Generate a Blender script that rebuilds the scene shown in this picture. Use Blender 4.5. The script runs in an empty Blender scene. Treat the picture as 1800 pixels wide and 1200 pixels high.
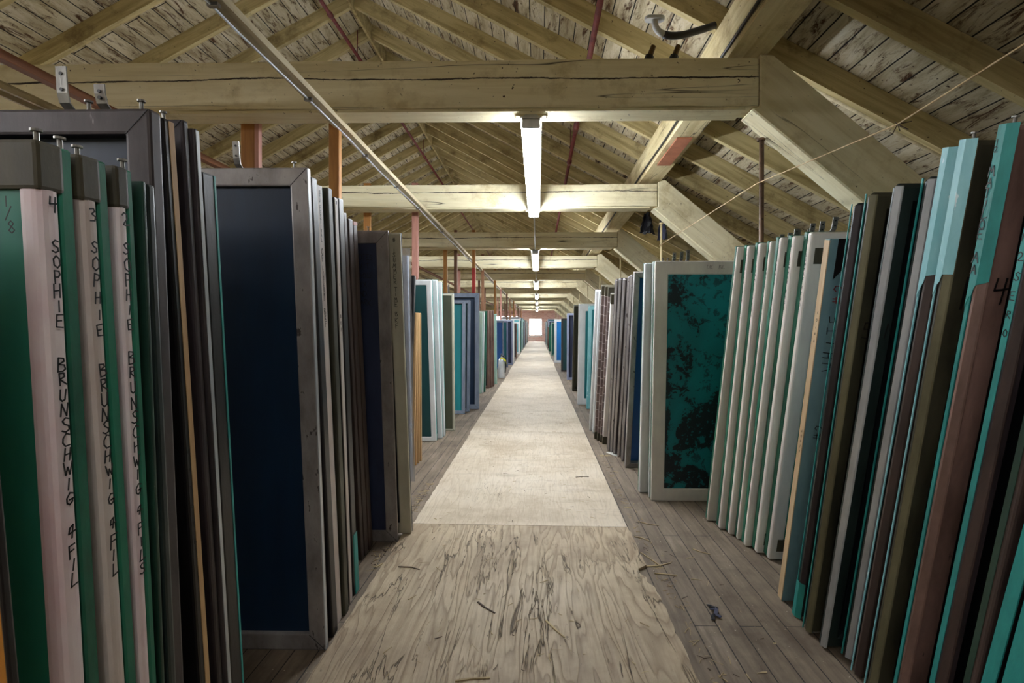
import bpy, bmesh, math, random
from mathutils import Vector, Matrix
random.seed(7)
S = bpy.context.scene
COL = S.collection

# ------------------------------------------------------------------ camera
FPX, EYE = 877.0, 1.13            # focal length in pixels (1800 wide), eye height
VPX, VPY = 945.0, 575.0           # vanishing point of the aisle
YAW = math.radians(1.0)
CX = VPX - FPX * math.tan(YAW)
cam_data = bpy.data.cameras.new('camera')
cam = bpy.data.objects.new('camera', cam_data)
COL.objects.link(cam)
cam_data.sensor_width = 36.0
cam_data.lens = 36.0 * FPX / 1800.0
cam_data.shift_x = (900.0 - CX) / 1800.0
cam_data.shift_y = (VPY - 600.0) / 1800.0
cam_data.clip_start = 0.02
cam.location = (0, 0, EYE)
cam.rotation_euler = (math.radians(90), 0, YAW)
S.camera = cam

# ------------------------------------------------------------------ world, exposure
w = bpy.data.worlds.new('world')
S.world = w
w.use_nodes = True
w.node_tree.nodes['Background'].inputs[0].default_value = (0.92, 0.96, 1.0, 1)
w.node_tree.nodes['Background'].inputs[1].default_value = 40.0
S.view_settings.view_transform = 'Standard'
S.view_settings.look = 'None'
S.view_settings.gamma = 1.0
S.view_settings.use_curve_mapping = False
S.view_settings.exposure = 0.6
S.cycles.use_denoising = True
S.cycles.max_bounces = 8
S.cycles.diffuse_bounces = 6
S.cycles.glossy_bounces = 3
S.cycles.sample_clamp_indirect = 6.0
TUBE = 85.0                        # radiance of the fluorescent tubes


# ------------------------------------------------------------------ pixel helpers
def ray(u, v):
    r = Vector(((u - CX) / FPX, 1.0, (VPY - v) / FPX))
    c, s = math.cos(YAW), math.sin(YAW)
    return Vector((c * r.x - s * r.y, s * r.x + c * r.y, r.z))


def at_floor(u, v, z=0.0):
    d = ray(u, v)
    t = (z - EYE) / d.z
    return Vector((d.x * t, d.y * t, z))


def at_x(u, v, x):
    d = ray(u, v)
    t = x / d.x
    return Vector((x, d.y * t, EYE + d.z * t))


def at_y(u, v, y):
    d = ray(u, v)
    t = y / d.y
    return Vector((d.x * t, y, EYE + d.z * t))


# ------------------------------------------------------------------ materials
def lin(c):
    out = []
    for x in c:
        x = x / 255.0
        out.append(x / 12.92 if x <= 0.04045 else ((x + 0.055) / 1.055) ** 2.4)
    return (out[0], out[1], out[2], 1.0)


MATS = {}


class NT:
    def __init__(self, name, rough=0.6, metal=0.0):
        self.m = bpy.data.materials.new(name)
        self.m.use_nodes = True
        self.t = self.m.node_tree
        self.b = self.t.nodes['Principled BSDF']
        self.b.inputs['Roughness'].default_value = rough
        self.b.inputs['Metallic'].default_value = metal
        self.vec = None

    def n(self, kind, **kw):
        nd = self.t.nodes.new(kind)
        for k, v in kw.items():
            setattr(nd, k, v)
        return nd

    def link(self, a, b):
        self.t.links.new(a, b)

    def coords(self, scale=(1, 1, 1), vary=True, rot=0.0):
        tc = self.n('ShaderNodeTexCoord')
        mp = self.n('ShaderNodeMapping')
        mp.inputs['Scale'].default_value = scale
        src = tc.outputs['Object']
        if vary:
            oi = self.n('ShaderNodeObjectInfo')
            mul = self.n('ShaderNodeMath', operation='MULTIPLY')
            mul.inputs[1].default_value = 37.0
            self.link(oi.outputs['Random'], mul.inputs[0])
            add = self.n('ShaderNodeVectorMath', operation='ADD')
            self.link(src, add.inputs[0])
            self.link(mul.outputs[0], add.inputs[1])
            src = add.outputs[0]
        if rot:
            pre = self.n('ShaderNodeMapping')
            pre.inputs['Rotation'].default_value = (0, rot, 0)
            self.link(src, pre.inputs['Vector'])
            src = pre.outputs['Vector']
        self.link(src, mp.inputs['Vector'])
        return mp.outputs['Vector']

    def noise(self, vec, scale=5, detail=6, rough=0.6, dist=0.0):
        n = self.n('ShaderNodeTexNoise')
        n.inputs['Scale'].default_value = scale
        n.inputs['Detail'].default_value = detail
        n.inputs['Roughness'].default_value = rough
        n.inputs['Distortion'].default_value = dist
        self.link(vec, n.inputs['Vector'])
        return n.outputs['Fac']

    def ramp(self, fac, stops):
        r = self.n('ShaderNodeValToRGB')
        e = r.color_ramp.elements
        while len(e) < len(stops):
            e.new(0.5)
        for el, (p, c) in zip(e, stops):
            el.position = p
            el.color = c if len(c) == 4 else lin(c)
        self.link(fac, r.inputs[0])
        return r.outputs[0]

    def math(self, op, a, b=None):
        m = self.n('ShaderNodeMath', operation=op)
        for i, x in enumerate((a, b)):
            if x is None:
                continue
            if isinstance(x, (int, float)):
                m.inputs[i].default_value = x
            else:
                self.link(x, m.inputs[i])
        return m.outputs[0]

    def mix(self, fac, a, b, blend='MIX'):
        m = self.n('ShaderNodeMix', data_type='RGBA', blend_type=blend)
        for i, x in ((0, fac), (6, a), (7, b)):
            if isinstance(x, (int, float)):
                m.inputs[i].default_value = x
            elif isinstance(x, tuple):
                m.inputs[i].default_value = x if len(x) == 4 else lin(x)
            else:
                self.link(x, m.inputs[i])
        return m.outputs[2]

    def base(self, c):
        self.link(c, self.b.inputs['Base Color'])

    def bump(self, h, strength=0.3, dist=0.01):
        b = self.n('ShaderNodeBump')
        b.inputs['Strength'].default_value = strength
        b.inputs['Distance'].default_value = dist
        self.link(h, b.inputs['Height'])
        self.link(b.outputs[0], self.b.inputs['Normal'])


BLK, WHT = (0, 0, 0, 1), (1, 1, 1, 1)


def M(name, c1, c2=None, rough=0.6, metal=0.0, scale=9, stretch=(1, 1, 0.35), spot=None, spot_at=0.68, bump=0.15):
    """worn surface: two tones broken up by noise, with specks of a third tone"""
    if name in MATS:
        return MATS[name]
    k = NT(name, rough, metal)
    v = k.coords(stretch)
    f = k.noise(v, scale, 8, 0.65)
    c2 = c2 or tuple(x * 0.72 for x in c1)
    col = k.ramp(f, [(0.33, c2), (0.62, c1)])
    if spot:
        f2 = k.noise(v, scale * 4.0, 4, 0.6)
        m = k.ramp(f2, [(spot_at, BLK), (spot_at + 0.04, WHT)])
        col = k.mix(m, col, spot)
    k.base(col)
    if bump:
        k.bump(k.noise(v, scale * 6, 4), bump, 0.004)
    MATS[name] = k.m
    return k.m


def painted_wood(name, c1, c2, stain, axis=0, crack=True, rough=0.7, rot=0.0, long_crack=None):
    """old painted timber, grain along the given axis, dark drying checks, brown rubbed stains"""
    k = NT(name, rough)
    st = [5.0, 5.0, 5.0]
    st[axis] = 0.45
    v = k.coords(tuple(st), rot=rot)
    g = k.noise(v, 3.0, 8, 0.65, 0.6)
    col = k.ramp(g, [(0.3, c2), (0.6, c1)])
    vb = k.coords((1, 1, 1))
    big = k.noise(vb, 2.6, 7, 0.7)
    col = k.mix(k.ramp(big, [(0.54, BLK), (0.74, WHT)]), col, stain)
    sp = k.noise(vb, 34, 3, 0.6)
    col = k.mix(k.ramp(sp, [(0.69, BLK), (0.73, WHT)]), col, (70, 52, 30))
    h = g
    if crack:
        st2 = [2.6, 2.6, 2.6]
        st2[axis] = 0.10
        vc = k.coords(tuple(st2), rot=rot)
        c = k.noise(vc, 1.9, 3, 0.45, 0.05)
        d = k.math('ABSOLUTE', k.math('SUBTRACT', c, 0.5))
        line = k.ramp(d, [(0.0, WHT), (0.004, BLK)])
        st3 = [1.0, 1.0, 1.0]
        line = k.math('MULTIPLY', line, k.ramp(k.noise(k.coords(tuple(st3)), 1.6, 3), [(0.45, BLK), (0.6, WHT)]))
        if long_crack is not None:
            # one long check that wanders along the middle of the timber
            sx = k.n('ShaderNodeSeparateXYZ')
            tc = k.n('ShaderNodeTexCoord')
            k.link(tc.outputs['Object'], sx.inputs[0])
            wob = k.math('ADD', k.math('MULTIPLY', k.noise(k.coords((0.5, 0.0, 0.0)), 1.0, 2), 0.11), k.math('MULTIPLY', k.noise(k.coords((9, 0.0, 0.0)), 1.0, 5, 0.7), 0.022))
            dz = k.math('ABSOLUTE', k.math('SUBTRACT', k.math('SUBTRACT', sx.outputs[2], long_crack - 0.066), wob))
            wid = k.math('MULTIPLY', k.noise(k.coords((2.2, 0.0, 0.0)), 1.0, 5, 0.7), 0.022)
            lc = k.ramp(k.math('SUBTRACT', k.math('SUBTRACT', wid, 0.0050), dz), [(0.0, BLK), (0.0012, WHT)])
            line = k.math('MAXIMUM', line, lc)
        col = k.mix(line, col, (46, 34, 20))
        h = k.math('SUBTRACT', g, line)
    k.base(col)
    k.bump(h, 0.35, 0.006)
    MATS[name] = k.m
    return k.m


BEAM = painted_wood('cream_painted_beam', (240, 230, 196), (220, 206, 164), (184, 164, 116), 0, long_crack=2.60)
STRUT = painted_wood('cream_painted_strut', (238, 228, 194), (216, 202, 160), (184, 164, 116), 0, rot=-0.70)
STRUTL = painted_wood('cream_painted_strut_left', (238, 228, 194), (216, 202, 160), (184, 164, 116), 0, rot=0.70)
RAFT = painted_wood('cream_painted_rafter', (200, 184, 136), (146, 128, 82), (104, 84, 46), 0, crack=False, rot=-0.495)
RAFTL = painted_wood('cream_painted_rafter_left', (200, 184, 136), (146, 128, 82), (104, 84, 46), 0, crack=False, rot=0.495)
PURL = painted_wood('cream_painted_purlin', (216, 202, 160), (180, 160, 112), (140, 118, 76), 1)
RACE = painted_wood('cream_painted_raceway', (205, 192, 158), (165, 150, 118), (130, 112, 84), 1, crack=False)


def deck_material():
    k = NT('whitewashed_roof_boards', 0.85)
    v0 = k.coords((1, 1, 1), vary=False)
    br = k.n('ShaderNodeTexBrick')
    br.offset = 0.37
    br.inputs['Scale'].default_value = 1.0
    br.inputs['Brick Width'].default_value = 3.4
    br.inputs['Row Height'].default_value = 0.145
    br.inputs['Mortar Size'].default_value = 0.005
    br.inputs['Mortar Smooth'].default_value = 0.2
    br.inputs['Color1'].default_value = (0, 0, 0, 1)
    br.inputs['Color2'].default_value = (1, 1, 1, 1)
    br.inputs['Mortar'].default_value = (0.5, 0.5, 0.5, 1)
    mp = k.n('ShaderNodeMapping')
    mp.inputs['Rotation'].default_value = (0, 0, math.radians(90))
    k.link(v0, mp.inputs[0])
    k.link(mp.outputs[0], br.inputs['Vector'])
    v = k.coords((5.5, 1.3, 1), vary=False)
    n1 = k.noise(v, 2.0, 9, 0.7, 0.4)
    col = k.ramp(n1, [(0.3, (140, 122, 88)), (0.5, (202, 190, 160)), (0.7, (226, 218, 198))])
    col = k.mix(k.math('MULTIPLY', br.outputs['Color'], 0.32), col, (104, 86, 54))
    n2 = k.noise(v, 3.2, 8, 0.75, 0.9)
    col = k.mix(k.ramp(n2, [(0.52, BLK), (0.62, WHT)]), col, (78, 48, 20))
    n3 = k.noise(k.coords((9, 9, 9), vary=False), 2.4, 4, 0.6)
    col = k.mix(k.ramp(n3, [(0.66, BLK), (0.7, WHT)]), col, (58, 38, 20))
    col = k.mix(br.outputs['Fac'], col, (20, 15, 9))
    k.base(col)
    k.bump(k.math('SUBTRACT', n1, br.outputs['Fac']), 0.5, 0.008)
    return k.m


def floor_material():
    k = NT('worn_grey_floorboards', 0.75)
    v0 = k.coords((1, 1, 1), vary=False)
    mp = k.n('ShaderNodeMapping')
    mp.inputs['Rotation'].default_value = (0, 0, math.radians(90))
    k.link(v0, mp.inputs[0])
    br = k.n('ShaderNodeTexBrick')
    br.offset = 0.43
    br.inputs['Scale'].default_value = 1.0
    br.inputs['Brick Width'].default_value = 1.9
    br.inputs['Row Height'].default_value = 0.085
    br.inputs['Mortar Size'].default_value = 0.0022
    br.inputs['Mortar Smooth'].default_value = 0.3
    br.inputs['Color1'].default_value = (0, 0, 0, 1)
    br.inputs['Color2'].default_value = (1, 1, 1, 1)
    k.link(mp.outputs[0], br.inputs['Vector'])
    v = k.coords((9, 0.9, 1), vary=False)
    n1 = k.noise(v, 2.6, 9, 0.7, 0.3)
    col = k.ramp(n1, [(0.3, (88, 74, 58)), (0.55, (128, 112, 94)), (0.75, (152, 138, 120))])
    col = k.mix(k.math('MULTIPLY', br.outputs['Color'], 0.4), col, (96, 82, 66))
    n2 = k.noise(k.coords((1, 1, 1), vary=False), 1.7, 7, 0.7)
    col = k.mix(k.math('MULTIPLY', k.ramp(n2, [(0.5, BLK), (0.68, WHT)]), 0.7), col, (70, 54, 38))
    n3 = k.noise(k.coords((1, 1, 1), vary=False), 75, 3, 0.5)
    col = k.mix(k.ramp(n3, [(0.715, BLK), (0.735, WHT)]), col, (205, 192, 168))
    col = k.mix(br.outputs['Fac'], col, (28, 21, 15))
    k.base(col)
    k.bump(k.math('SUBTRACT', k.math('MULTIPLY', n1, 0.5), br.outputs['Fac']), 0.5, 0.006)
    return k.m


def plywood_material(name, worn):
    k = NT(name, 0.62)
    # rotary-cut face veneer: contour lines of a stretched noise field
    v = k.coords((2.3, 0.30, 1))
    f = k.noise(v, 1.5, 4, 0.55, 0.35)
    rings = k.math('FRACT', k.math('MULTIPLY', f, 22.0))
    line = k.ramp(rings, [(0.0, WHT), (0.16, (0.45, 0.45, 0.45, 1)), (0.5, BLK), (0.9, BLK), (1.0, (0.6, 0.6, 0.6, 1))])
    fine = k.noise(k.coords((46, 2.2, 1)), 1.6, 5, 0.7)
    tone = k.noise(k.coords((1, 1, 1)), 2.2, 7, 0.65)
    if worn:
        col = k.ramp(tone, [(0.32, (150, 130, 104)), (0.52, (186, 166, 136)), (0.7, (202, 184, 156))])
    else:
        col = k.ramp(tone, [(0.32, (178, 160, 134)), (0.5, (204, 188, 164)), (0.7, (214, 200, 180))])
    col = k.mix(k.math('MULTIPLY', line, 0.62 if worn else 0.28), col, (112, 88, 60) if worn else (150, 126, 96))
    col = k.mix(k.math('MULTIPLY', k.ramp(fine, [(0.5, BLK), (0.75, WHT)]), 0.5 if worn else 0.3), col, (124, 102, 74))
    # torn veneer: dark broken edges along some contours
    g = k.noise(k.coords((4.2, 0.5, 1)), 1.9, 5, 0.62, 0.5)
    d = k.math('ABSOLUTE', k.math('SUBTRACT', g, 0.52))
    tear = k.ramp(d, [(0.0, WHT), (0.011 if worn else 0.003, BLK)])
    mask = k.ramp(k.noise(k.coords((1, 1, 1)), 3.1 if worn else 2.0, 3), [(0.46 if worn else 0.56, BLK), (0.58 if worn else 0.66, WHT)])
    tear = k.math('MULTIPLY', tear, mask)
    col = k.mix(k.math('MULTIPLY', tear, 0.9), col, (58, 44, 30))
    pock = k.noise(k.coords((20, 12, 1)), 2.0, 4, 0.6)
    col = k.mix(k.math('MULTIPLY', k.ramp(pock, [(0.68, BLK), (0.73, WHT)]), 0.7 if worn else 0.35), col, (76, 58, 40))
    if not worn:
        sm = k.noise(k.coords((0.9, 3.2, 1)), 2.2, 8, 0.75)
        col = k.mix(k.math('MULTIPLY', k.ramp(sm, [(0.54, BLK), (0.72, WHT)]), 0.55), col, (122, 98, 66))
    k.base(col)
    h = k.math('SUBTRACT', k.math('MULTIPLY', line, -0.35), k.math('MULTIPLY', tear, 1.4))
    k.bump(k.math('ADD', h, k.math('MULTIPLY', fine, 0.3)), 0.75 if worn else 0.4, 0.006)
    return k.m


def brick_material():
    k = NT('bloom_paled_pink_brick', 0.85)
    tc = k.coords((1, 1, 1), vary=False)
    sep = k.n('ShaderNodeSeparateXYZ')
    k.link(tc, sep.inputs[0])
    cmb = k.n('ShaderNodeCombineXYZ')
    k.link(sep.outputs[0], cmb.inputs[0])
    k.link(sep.outputs[2], cmb.inputs[1])
    br = k.n('ShaderNodeTexBrick')
    br.inputs['Scale'].default_value = 1.0
    br.inputs['Brick Width'].default_value = 0.21
    br.inputs['Row Height'].default_value = 0.075
    br.inputs['Mortar Size'].default_value = 0.006
    br.inputs['Color1'].default_value = lin((206, 150, 142))  # brick tones paled to carry the bloom around the window
    br.inputs['Color2'].default_value = lin((226, 184, 176))
    br.inputs['Mortar'].default_value = lin((226, 212, 204))
    k.link(cmb.outputs[0], br.inputs['Vector'])
    k.base(br.outputs['Color'])
    return k.m


def floral_mesh(name, bg, dark, scale=2.2):
    """printed screen gauze: a big blotchy leaf and blossom pattern"""
    k = NT(name, 0.5)
    v = k.coords((1, 1, 1))
    a = k.noise(v, scale, 2, 0.5, 1.1)
    b = k.noise(v, scale * 5.5, 6, 0.75, 0.6)
    c = k.noise(v, scale * 14, 3, 0.6)
    vo = k.n('ShaderNodeTexVoronoi', feature='DISTANCE_TO_EDGE')
    vo.inputs['Scale'].default_value = scale * 5
    k.link(v, vo.inputs['Vector'])
    m1 = k.ramp(k.math('ADD', a, k.math('MULTIPLY', b, 0.5)), [(0.765, BLK), (0.78, WHT)])
    m2 = k.ramp(b, [(0.55, BLK), (0.57, WHT)])
    dots = k.ramp(c, [(0.6, BLK), (0.63, WHT)])
    col = k.ramp(a, [(0.35, bg), (0.65, tuple(x * 0.8 for x in bg))])
    col = k.mix(k.math('MULTIPLY', m2, 0.7), col, dark)
    m1b = k.math('MULTIPLY', m1, k.math('SUBTRACT', 1.0, k.math('MULTIPLY', dots, 0.8)))
    col = k.mix(m1b, col, tuple(x * 0.75 for x in dark))
    k.base(col)
    return k.m


def ticked(name, c1, c2, tick):
    k = NT(name, 0.5)
    tc = k.n('ShaderNodeTexCoord')
    sep = k.n('ShaderNodeSeparateXYZ')
    k.link(tc.outputs['Object'], sep.inputs[0])
    oi = k.n('ShaderNodeObjectInfo')
    f = k.math('FRACT', k.math('ADD', k.math('MULTIPLY', sep.outputs[2], 11.0), oi.outputs['Random']))
    line = k.ramp(f, [(0.0, WHT), (0.10, BLK)])
    n = k.noise(k.coords((1, 1, 0.4)), 9, 6)
    k.base(k.mix(line, k.ramp(n, [(0.35, c2), (0.6, c1)]), tick))
    return k.m


def emit(name, c, s):
    k = NT(name)
    k.b.inputs['Base Color'].default_value = lin(c)
    k.b.inputs['Emission Color'].default_value = lin(c)
    k.b.inputs['Emission Strength'].default_value = s
    return k.m


DECK, FLOOR, BRICK = deck_material(), floor_material(), brick_material()
PLY_WORN, PLY = plywood_material('worn_plywood', True), plywood_material('pale_plywood', False)

m_green = M('dark_green_frame', (22, 108, 82), (12, 74, 56), 0.45, spot=(120, 160, 140), spot_at=0.74)
m_greend = M('deep_green_frame', (34, 66, 52), (20, 42, 34), 0.45, spot=(90, 120, 105), spot_at=0.74)
m_tape = M('white_edge_tape', (236, 231, 220), (210, 200, 194), 0.5, scale=5, spot=(150, 130, 118), spot_at=0.74, bump=0.08)
m_tapep = M('pink_stained_tape', (228, 221, 217), (204, 168, 174), 0.5, scale=4, spot=(120, 92, 84), spot_at=0.73, bump=0.08)
m_tapeb = M('beige_edge_tape', (198, 194, 174), (168, 164, 146), 0.5, scale=5, spot=(120, 112, 96), spot_at=0.75, bump=0.08)
m_tapeg = M('greyish_white_tape', (208, 198, 190), (176, 158, 148), 0.5, scale=5, spot=(120, 104, 92), spot_at=0.75, bump=0.08)
m_tapew = M('clean_white_tape', (234, 236, 236), (206, 208, 208), 0.4, scale=5, bump=0.05)
m_olive = M('olive_cloth_tape', (76, 70, 52), (52, 47, 34), 0.6, spot=(140, 132, 104), spot_at=0.75)
m_black = M('black_frame', (27, 24, 25), (14, 12, 13), 0.4, spot=(96, 92, 88), spot_at=0.75)
m_purple = M('purple_grey_frame', (60, 51, 54), (36, 30, 32), 0.5, spot=(130, 122, 120), spot_at=0.74)
m_alu = M('dull_aluminium', (164, 158, 155), (122, 115, 113), 0.42, 0.3, scale=9, stretch=(1, 1, 0.5), spot=(80, 73, 71), spot_at=0.64)
m_alud = M('stained_aluminium', (74, 66, 66), (45, 39, 40), 0.5, 0.25, scale=7, spot=(150, 142, 138), spot_at=0.70)
m_silver = M('bright_aluminium', (206, 210, 214), (160, 164, 168), 0.32, 0.35, scale=7)
m_brown = M('brown_frame', (78, 62, 57), (46, 36, 33), 0.5, spot=(150, 130, 120), spot_at=0.74)
m_rust = M('reddish_brown_frame', (134, 104, 94), (88, 66, 58), 0.55, spot=(60, 46, 40), spot_at=0.68)
m_oliv = M('olive_dark_frame', (66, 64, 48), (38, 38, 28), 0.5, spot=(120, 118, 92), spot_at=0.74)
m_oliv2 = M('olive_edge_highlight', (122, 118, 92), (92, 88, 66), 0.45, 0.2, spot=(60, 58, 44), spot_at=0.72)  # paler olive, the chamfer's highlight put into the colour
m_dkgrn = M('blackish_green_frame', (36, 48, 46), (18, 27, 26), 0.4, spot=(110, 124, 118), spot_at=0.75)
m_gblue = M('grey_blue_panel', (124, 160, 168), (96, 134, 144), 0.55, spot=(50, 76, 84), spot_at=0.7)
m_wood = M('bare_wood_edge', (214, 186, 146), (186, 154, 112), 0.6, scale=5, stretch=(4, 4, 0.3))
m_tan = M('tan_wood_edge', (196, 160, 112), (158, 120, 78), 0.6, scale=5, stretch=(4, 4, 0.3))
m_teal = M('teal_emulsion', (44, 150, 144), (26, 112, 108), 0.5, spot=(180, 220, 215), spot_at=0.74)
m_ltblue = M('pale_blue_emulsion', (150, 206, 212), (104, 176, 184), 0.45, spot=(220, 238, 240), spot_at=0.66)
m_grey = M('blue_grey_frame', (136, 146, 162), (108, 118, 136), 0.45, 0.2)
m_lav = M('lavender_grey_frame', (150, 158, 186), (122, 130, 160), 0.45, 0.1)
m_pale = M('pale_green_frame', (176, 208, 192), (140, 178, 164), 0.45)
m_tick = ticked('brown_ticked_frame', (118, 100, 96), (84, 70, 68), (206, 196, 190))
g_navy = M('navy_gauze', (10, 40, 66), (5, 22, 42), 0.45, scale=2.5, stretch=(1, 1, 0.2), bump=0)
g_blue = M('blue_gauze', (30, 84, 150), (20, 62, 122), 0.45, scale=2.5, bump=0)
g_teal = M('teal_gauze', (24, 126, 128), (16, 100, 108), 0.5, scale=2.5, bump=0)
g_ltteal = M('pale_teal_gauze', (104, 170, 180), (84, 150, 164), 0.5, scale=2.5, bump=0)
g_sea = M('sea_green_gauze', (40, 128, 104), (28, 104, 88), 0.5, scale=2.5, bump=0)
g_dark = M('black_gauze', (26, 30, 34), (14, 16, 20), 0.5, scale=2.5, bump=0)
g_slate = M('slate_blue_gauze', (44, 54, 84), (28, 34, 58), 0.5, scale=4, spot=(70, 82, 116), spot_at=0.66, bump=0)
g_olive = M('olive_gauze', (74, 76, 58), (54, 58, 44), 0.5, scale=3, bump=0)
g_bright = M('bright_blue_gauze', (20, 120, 190), (14, 96, 170), 0.5, scale=2.5, bump=0)
g_dkteal = M('dark_teal_gauze', (24, 74, 76), (16, 54, 58), 0.5, scale=2.5, bump=0)
g_floral = floral_mesh('teal_floral_gauze', (12, 128, 136), (24, 36, 46), 2.7)
g_orange = M('orange_brown_board', (190, 128, 36), (150, 94, 24), 0.6, scale=6)
m_steel = M('galvanised_steel', (150, 148, 142), (104, 100, 95), 0.35, 0.6, scale=20)
m_ink = M('black_marker_ink', (22, 18, 18), (14, 12, 12), 0.5, bump=0)
m_red = M('red_marker_ink', (140, 30, 34), (110, 20, 26), 0.5, bump=0)
m_postA = M('amber_post_wood', (186, 130, 62), (146, 94, 40), 0.6, scale=4, stretch=(5, 5, 0.4), spot=(80, 46, 20), spot_at=0.7)
m_postB = M('brown_post_wood', (128, 88, 58), (92, 60, 38), 0.6, scale=4, stretch=(5, 5, 0.4), spot=(52, 32, 20), spot_at=0.7)
m_postP = M('pinkish_post_wood', (186, 134, 118), (150, 98, 84), 0.6, scale=4, stretch=(5, 5, 0.4), spot=(100, 62, 54), spot_at=0.72)
m_postR = M('red_painted_post', (196, 52, 44), (160, 36, 32), 0.5, scale=4, stretch=(5, 5, 0.4))
m_redpipe = M('red_oxide_pipe', (122, 50, 46), (88, 32, 32), 0.45, scale=12)
m_rod = M('rusty_iron_rod', (112, 84, 60), (66, 46, 34), 0.6, scale=16, spot=(40, 28, 22), spot_at=0.6)
m_rodc = M('cream_painted_rod', (204, 188, 146), (160, 138, 100), 0.6, scale=16)
m_brownboard = M('reddish_brown_batten', (150, 96, 62), (106, 62, 36), 0.6, scale=4, stretch=(4, 0.3, 4))
m_cloth = M('black_plastic_scrap', (34, 34, 40), (20, 20, 24), 0.35)
m_clothb = M('slate_plastic_scrap', (74, 78, 104), (52, 54, 76), 0.45)
m_paper = M('pale_paper', (206, 204, 196), (182, 180, 172), 0.7)
m_string = M('natural_twine', (214, 190, 150), (170, 140, 100), 0.8)
m_straw = M('pale_splinters', (186, 166, 124), (134, 112, 78), 0.8, scale=3)
m_strawd = M('dark_splinters', (86, 68, 48), (56, 42, 30), 0.8, scale=3)
m_lamp = M('white_lamp_housing', (214, 214, 210), (190, 190, 186), 0.4, bump=0)
m_tube = emit('lit_fluorescent_tube', (240, 247, 255), TUBE)
m_tubed = emit('dimmed_fluorescent_tube', (248, 250, 255), TUBE * 0.22)  # unseen lamp over the camera, dimmed to balance light on the foreground
m_tubem = emit('weaker_fluorescent_tube', (248, 250, 255), TUBE * 1.0)
m_yellow = M('yellow_tag', (214, 214, 60), (190, 186, 40), 0.4)
m_copper = M('aged_brass', (120, 94, 56), (76, 56, 34), 0.4, 0.6, scale=20)
m_wallw = painted_wood('whitewashed_boards', (206, 196, 168), (166, 150, 114), (128, 106, 70), 1)
m_patch = M('orange_brown_patch', (176, 112, 84), (150, 90, 66), 0.6)


def glass():
    k = NT('clear_pane', 0.02)
    k.b.inputs['Transmission Weight'].default_value = 1.0
    k.b.inputs['Base Color'].default_value = (1, 1, 1, 1)
    k.b.inputs['IOR'].default_value = 1.02
    return k.m


m_glass = glass()


def plastic():
    k = NT('clear_wrap', 0.18)
    k.b.inputs['Base Color'].default_value = lin((214, 214, 216))
    k.b.inputs['Alpha'].default_value = 0.45
    v = k.coords((1, 1, 0.3))
    k.bump(k.noise(v, 14, 5, 0.6, 1.0), 0.9, 0.02)
    return k.m


m_wrap = plastic()


# ------------------------------------------------------------------ mesh helpers
def box(bm, x0, x1, y0, y1, z0, z1):
    a = [bm.verts.new((x, y, z)) for x in (x0, x1) for y in (y0, y1) for z in (z0, z1)]
    for f in ((0, 1, 3, 2), (4, 6, 7, 5), (0, 4, 5, 1), (2, 3, 7, 6), (0, 2, 6, 4), (1, 5, 7, 3)):
        bm.faces.new([a[i] for i in f])


def prism(bm, poly, y0, y1):
    """polygon of (x, z) extruded along y"""
    a = [bm.verts.new((x, y0, z)) for x, z in poly]
    b = [bm.verts.new((x, y1, z)) for x, z in poly]
    n = len(poly)
    bm.faces.new(a)
    bm.faces.new(b[::-1])
    for i in range(n):
        bm.faces.new((a[i], b[i], b[(i + 1) % n], a[(i + 1) % n]))


def ring(bm, W, L, b, y0, y1, s, off=0.0):
    """mitred rectangular frame in x (0..W, mirrored by s), z (0..L), y thickness"""
    o = [(-off, -off), (W + off, -off), (W + off, L + off), (-off, L + off)]
    i = [(b, b), (W - b, b), (W - b, L - b), (b, L - b)]
    V = {}
    for nm, pts in (('o', o), ('i', i)):
        for j, (x, z) in enumerate(pts):
            V[nm, j, 0] = bm.verts.new((s * x, y0, z))
            V[nm, j, 1] = bm.verts.new((s * x, y1, z))
    for j in range(4):
        k = (j + 1) % 4
        bm.faces.new((V['o', j, 0], V['o', k, 0], V['i', k, 0], V['i', j, 0]))
        bm.faces.new((V['o', j, 1], V['i', j, 1], V['i', k, 1], V['o', k, 1]))
        bm.faces.new((V['o', j, 0], V['o', j, 1], V['o', k, 1], V['o', k, 0]))
        bm.faces.new((V['i', j, 0], V['i', k, 0], V['i', k, 1], V['i', j, 1]))


def tube(bm, pts, r, n=8, r2=None):
    pts = [Vector(p) for p in pts]
    rings = []
    for i, p in enumerate(pts):
        d = (pts[min(i + 1, len(pts) - 1)] - pts[max(i - 1, 0)]).normalized()
        ref = Vector((0, 0, 1)) if abs(d.z) < 0.9 else Vector((1, 0, 0))
        u = d.cross(ref).normalized()
        v = d.cross(u).normalized()
        rr = r if r2 is None else r + (r2 - r) * i / (len(pts) - 1)
        rings.append([bm.verts.new(p + u * rr * math.cos(2 * math.pi * k / n) + v * rr * math.sin(2 * math.pi * k / n)) for k in range(n)])
    for a, b in zip(rings, rings[1:]):
        for k in range(n):
            bm.faces.new((a[k], a[(k + 1) % n], b[(k + 1) % n], b[k]))
    bm.faces.new(rings[0][::-1])
    bm.faces.new(rings[-1])


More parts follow.
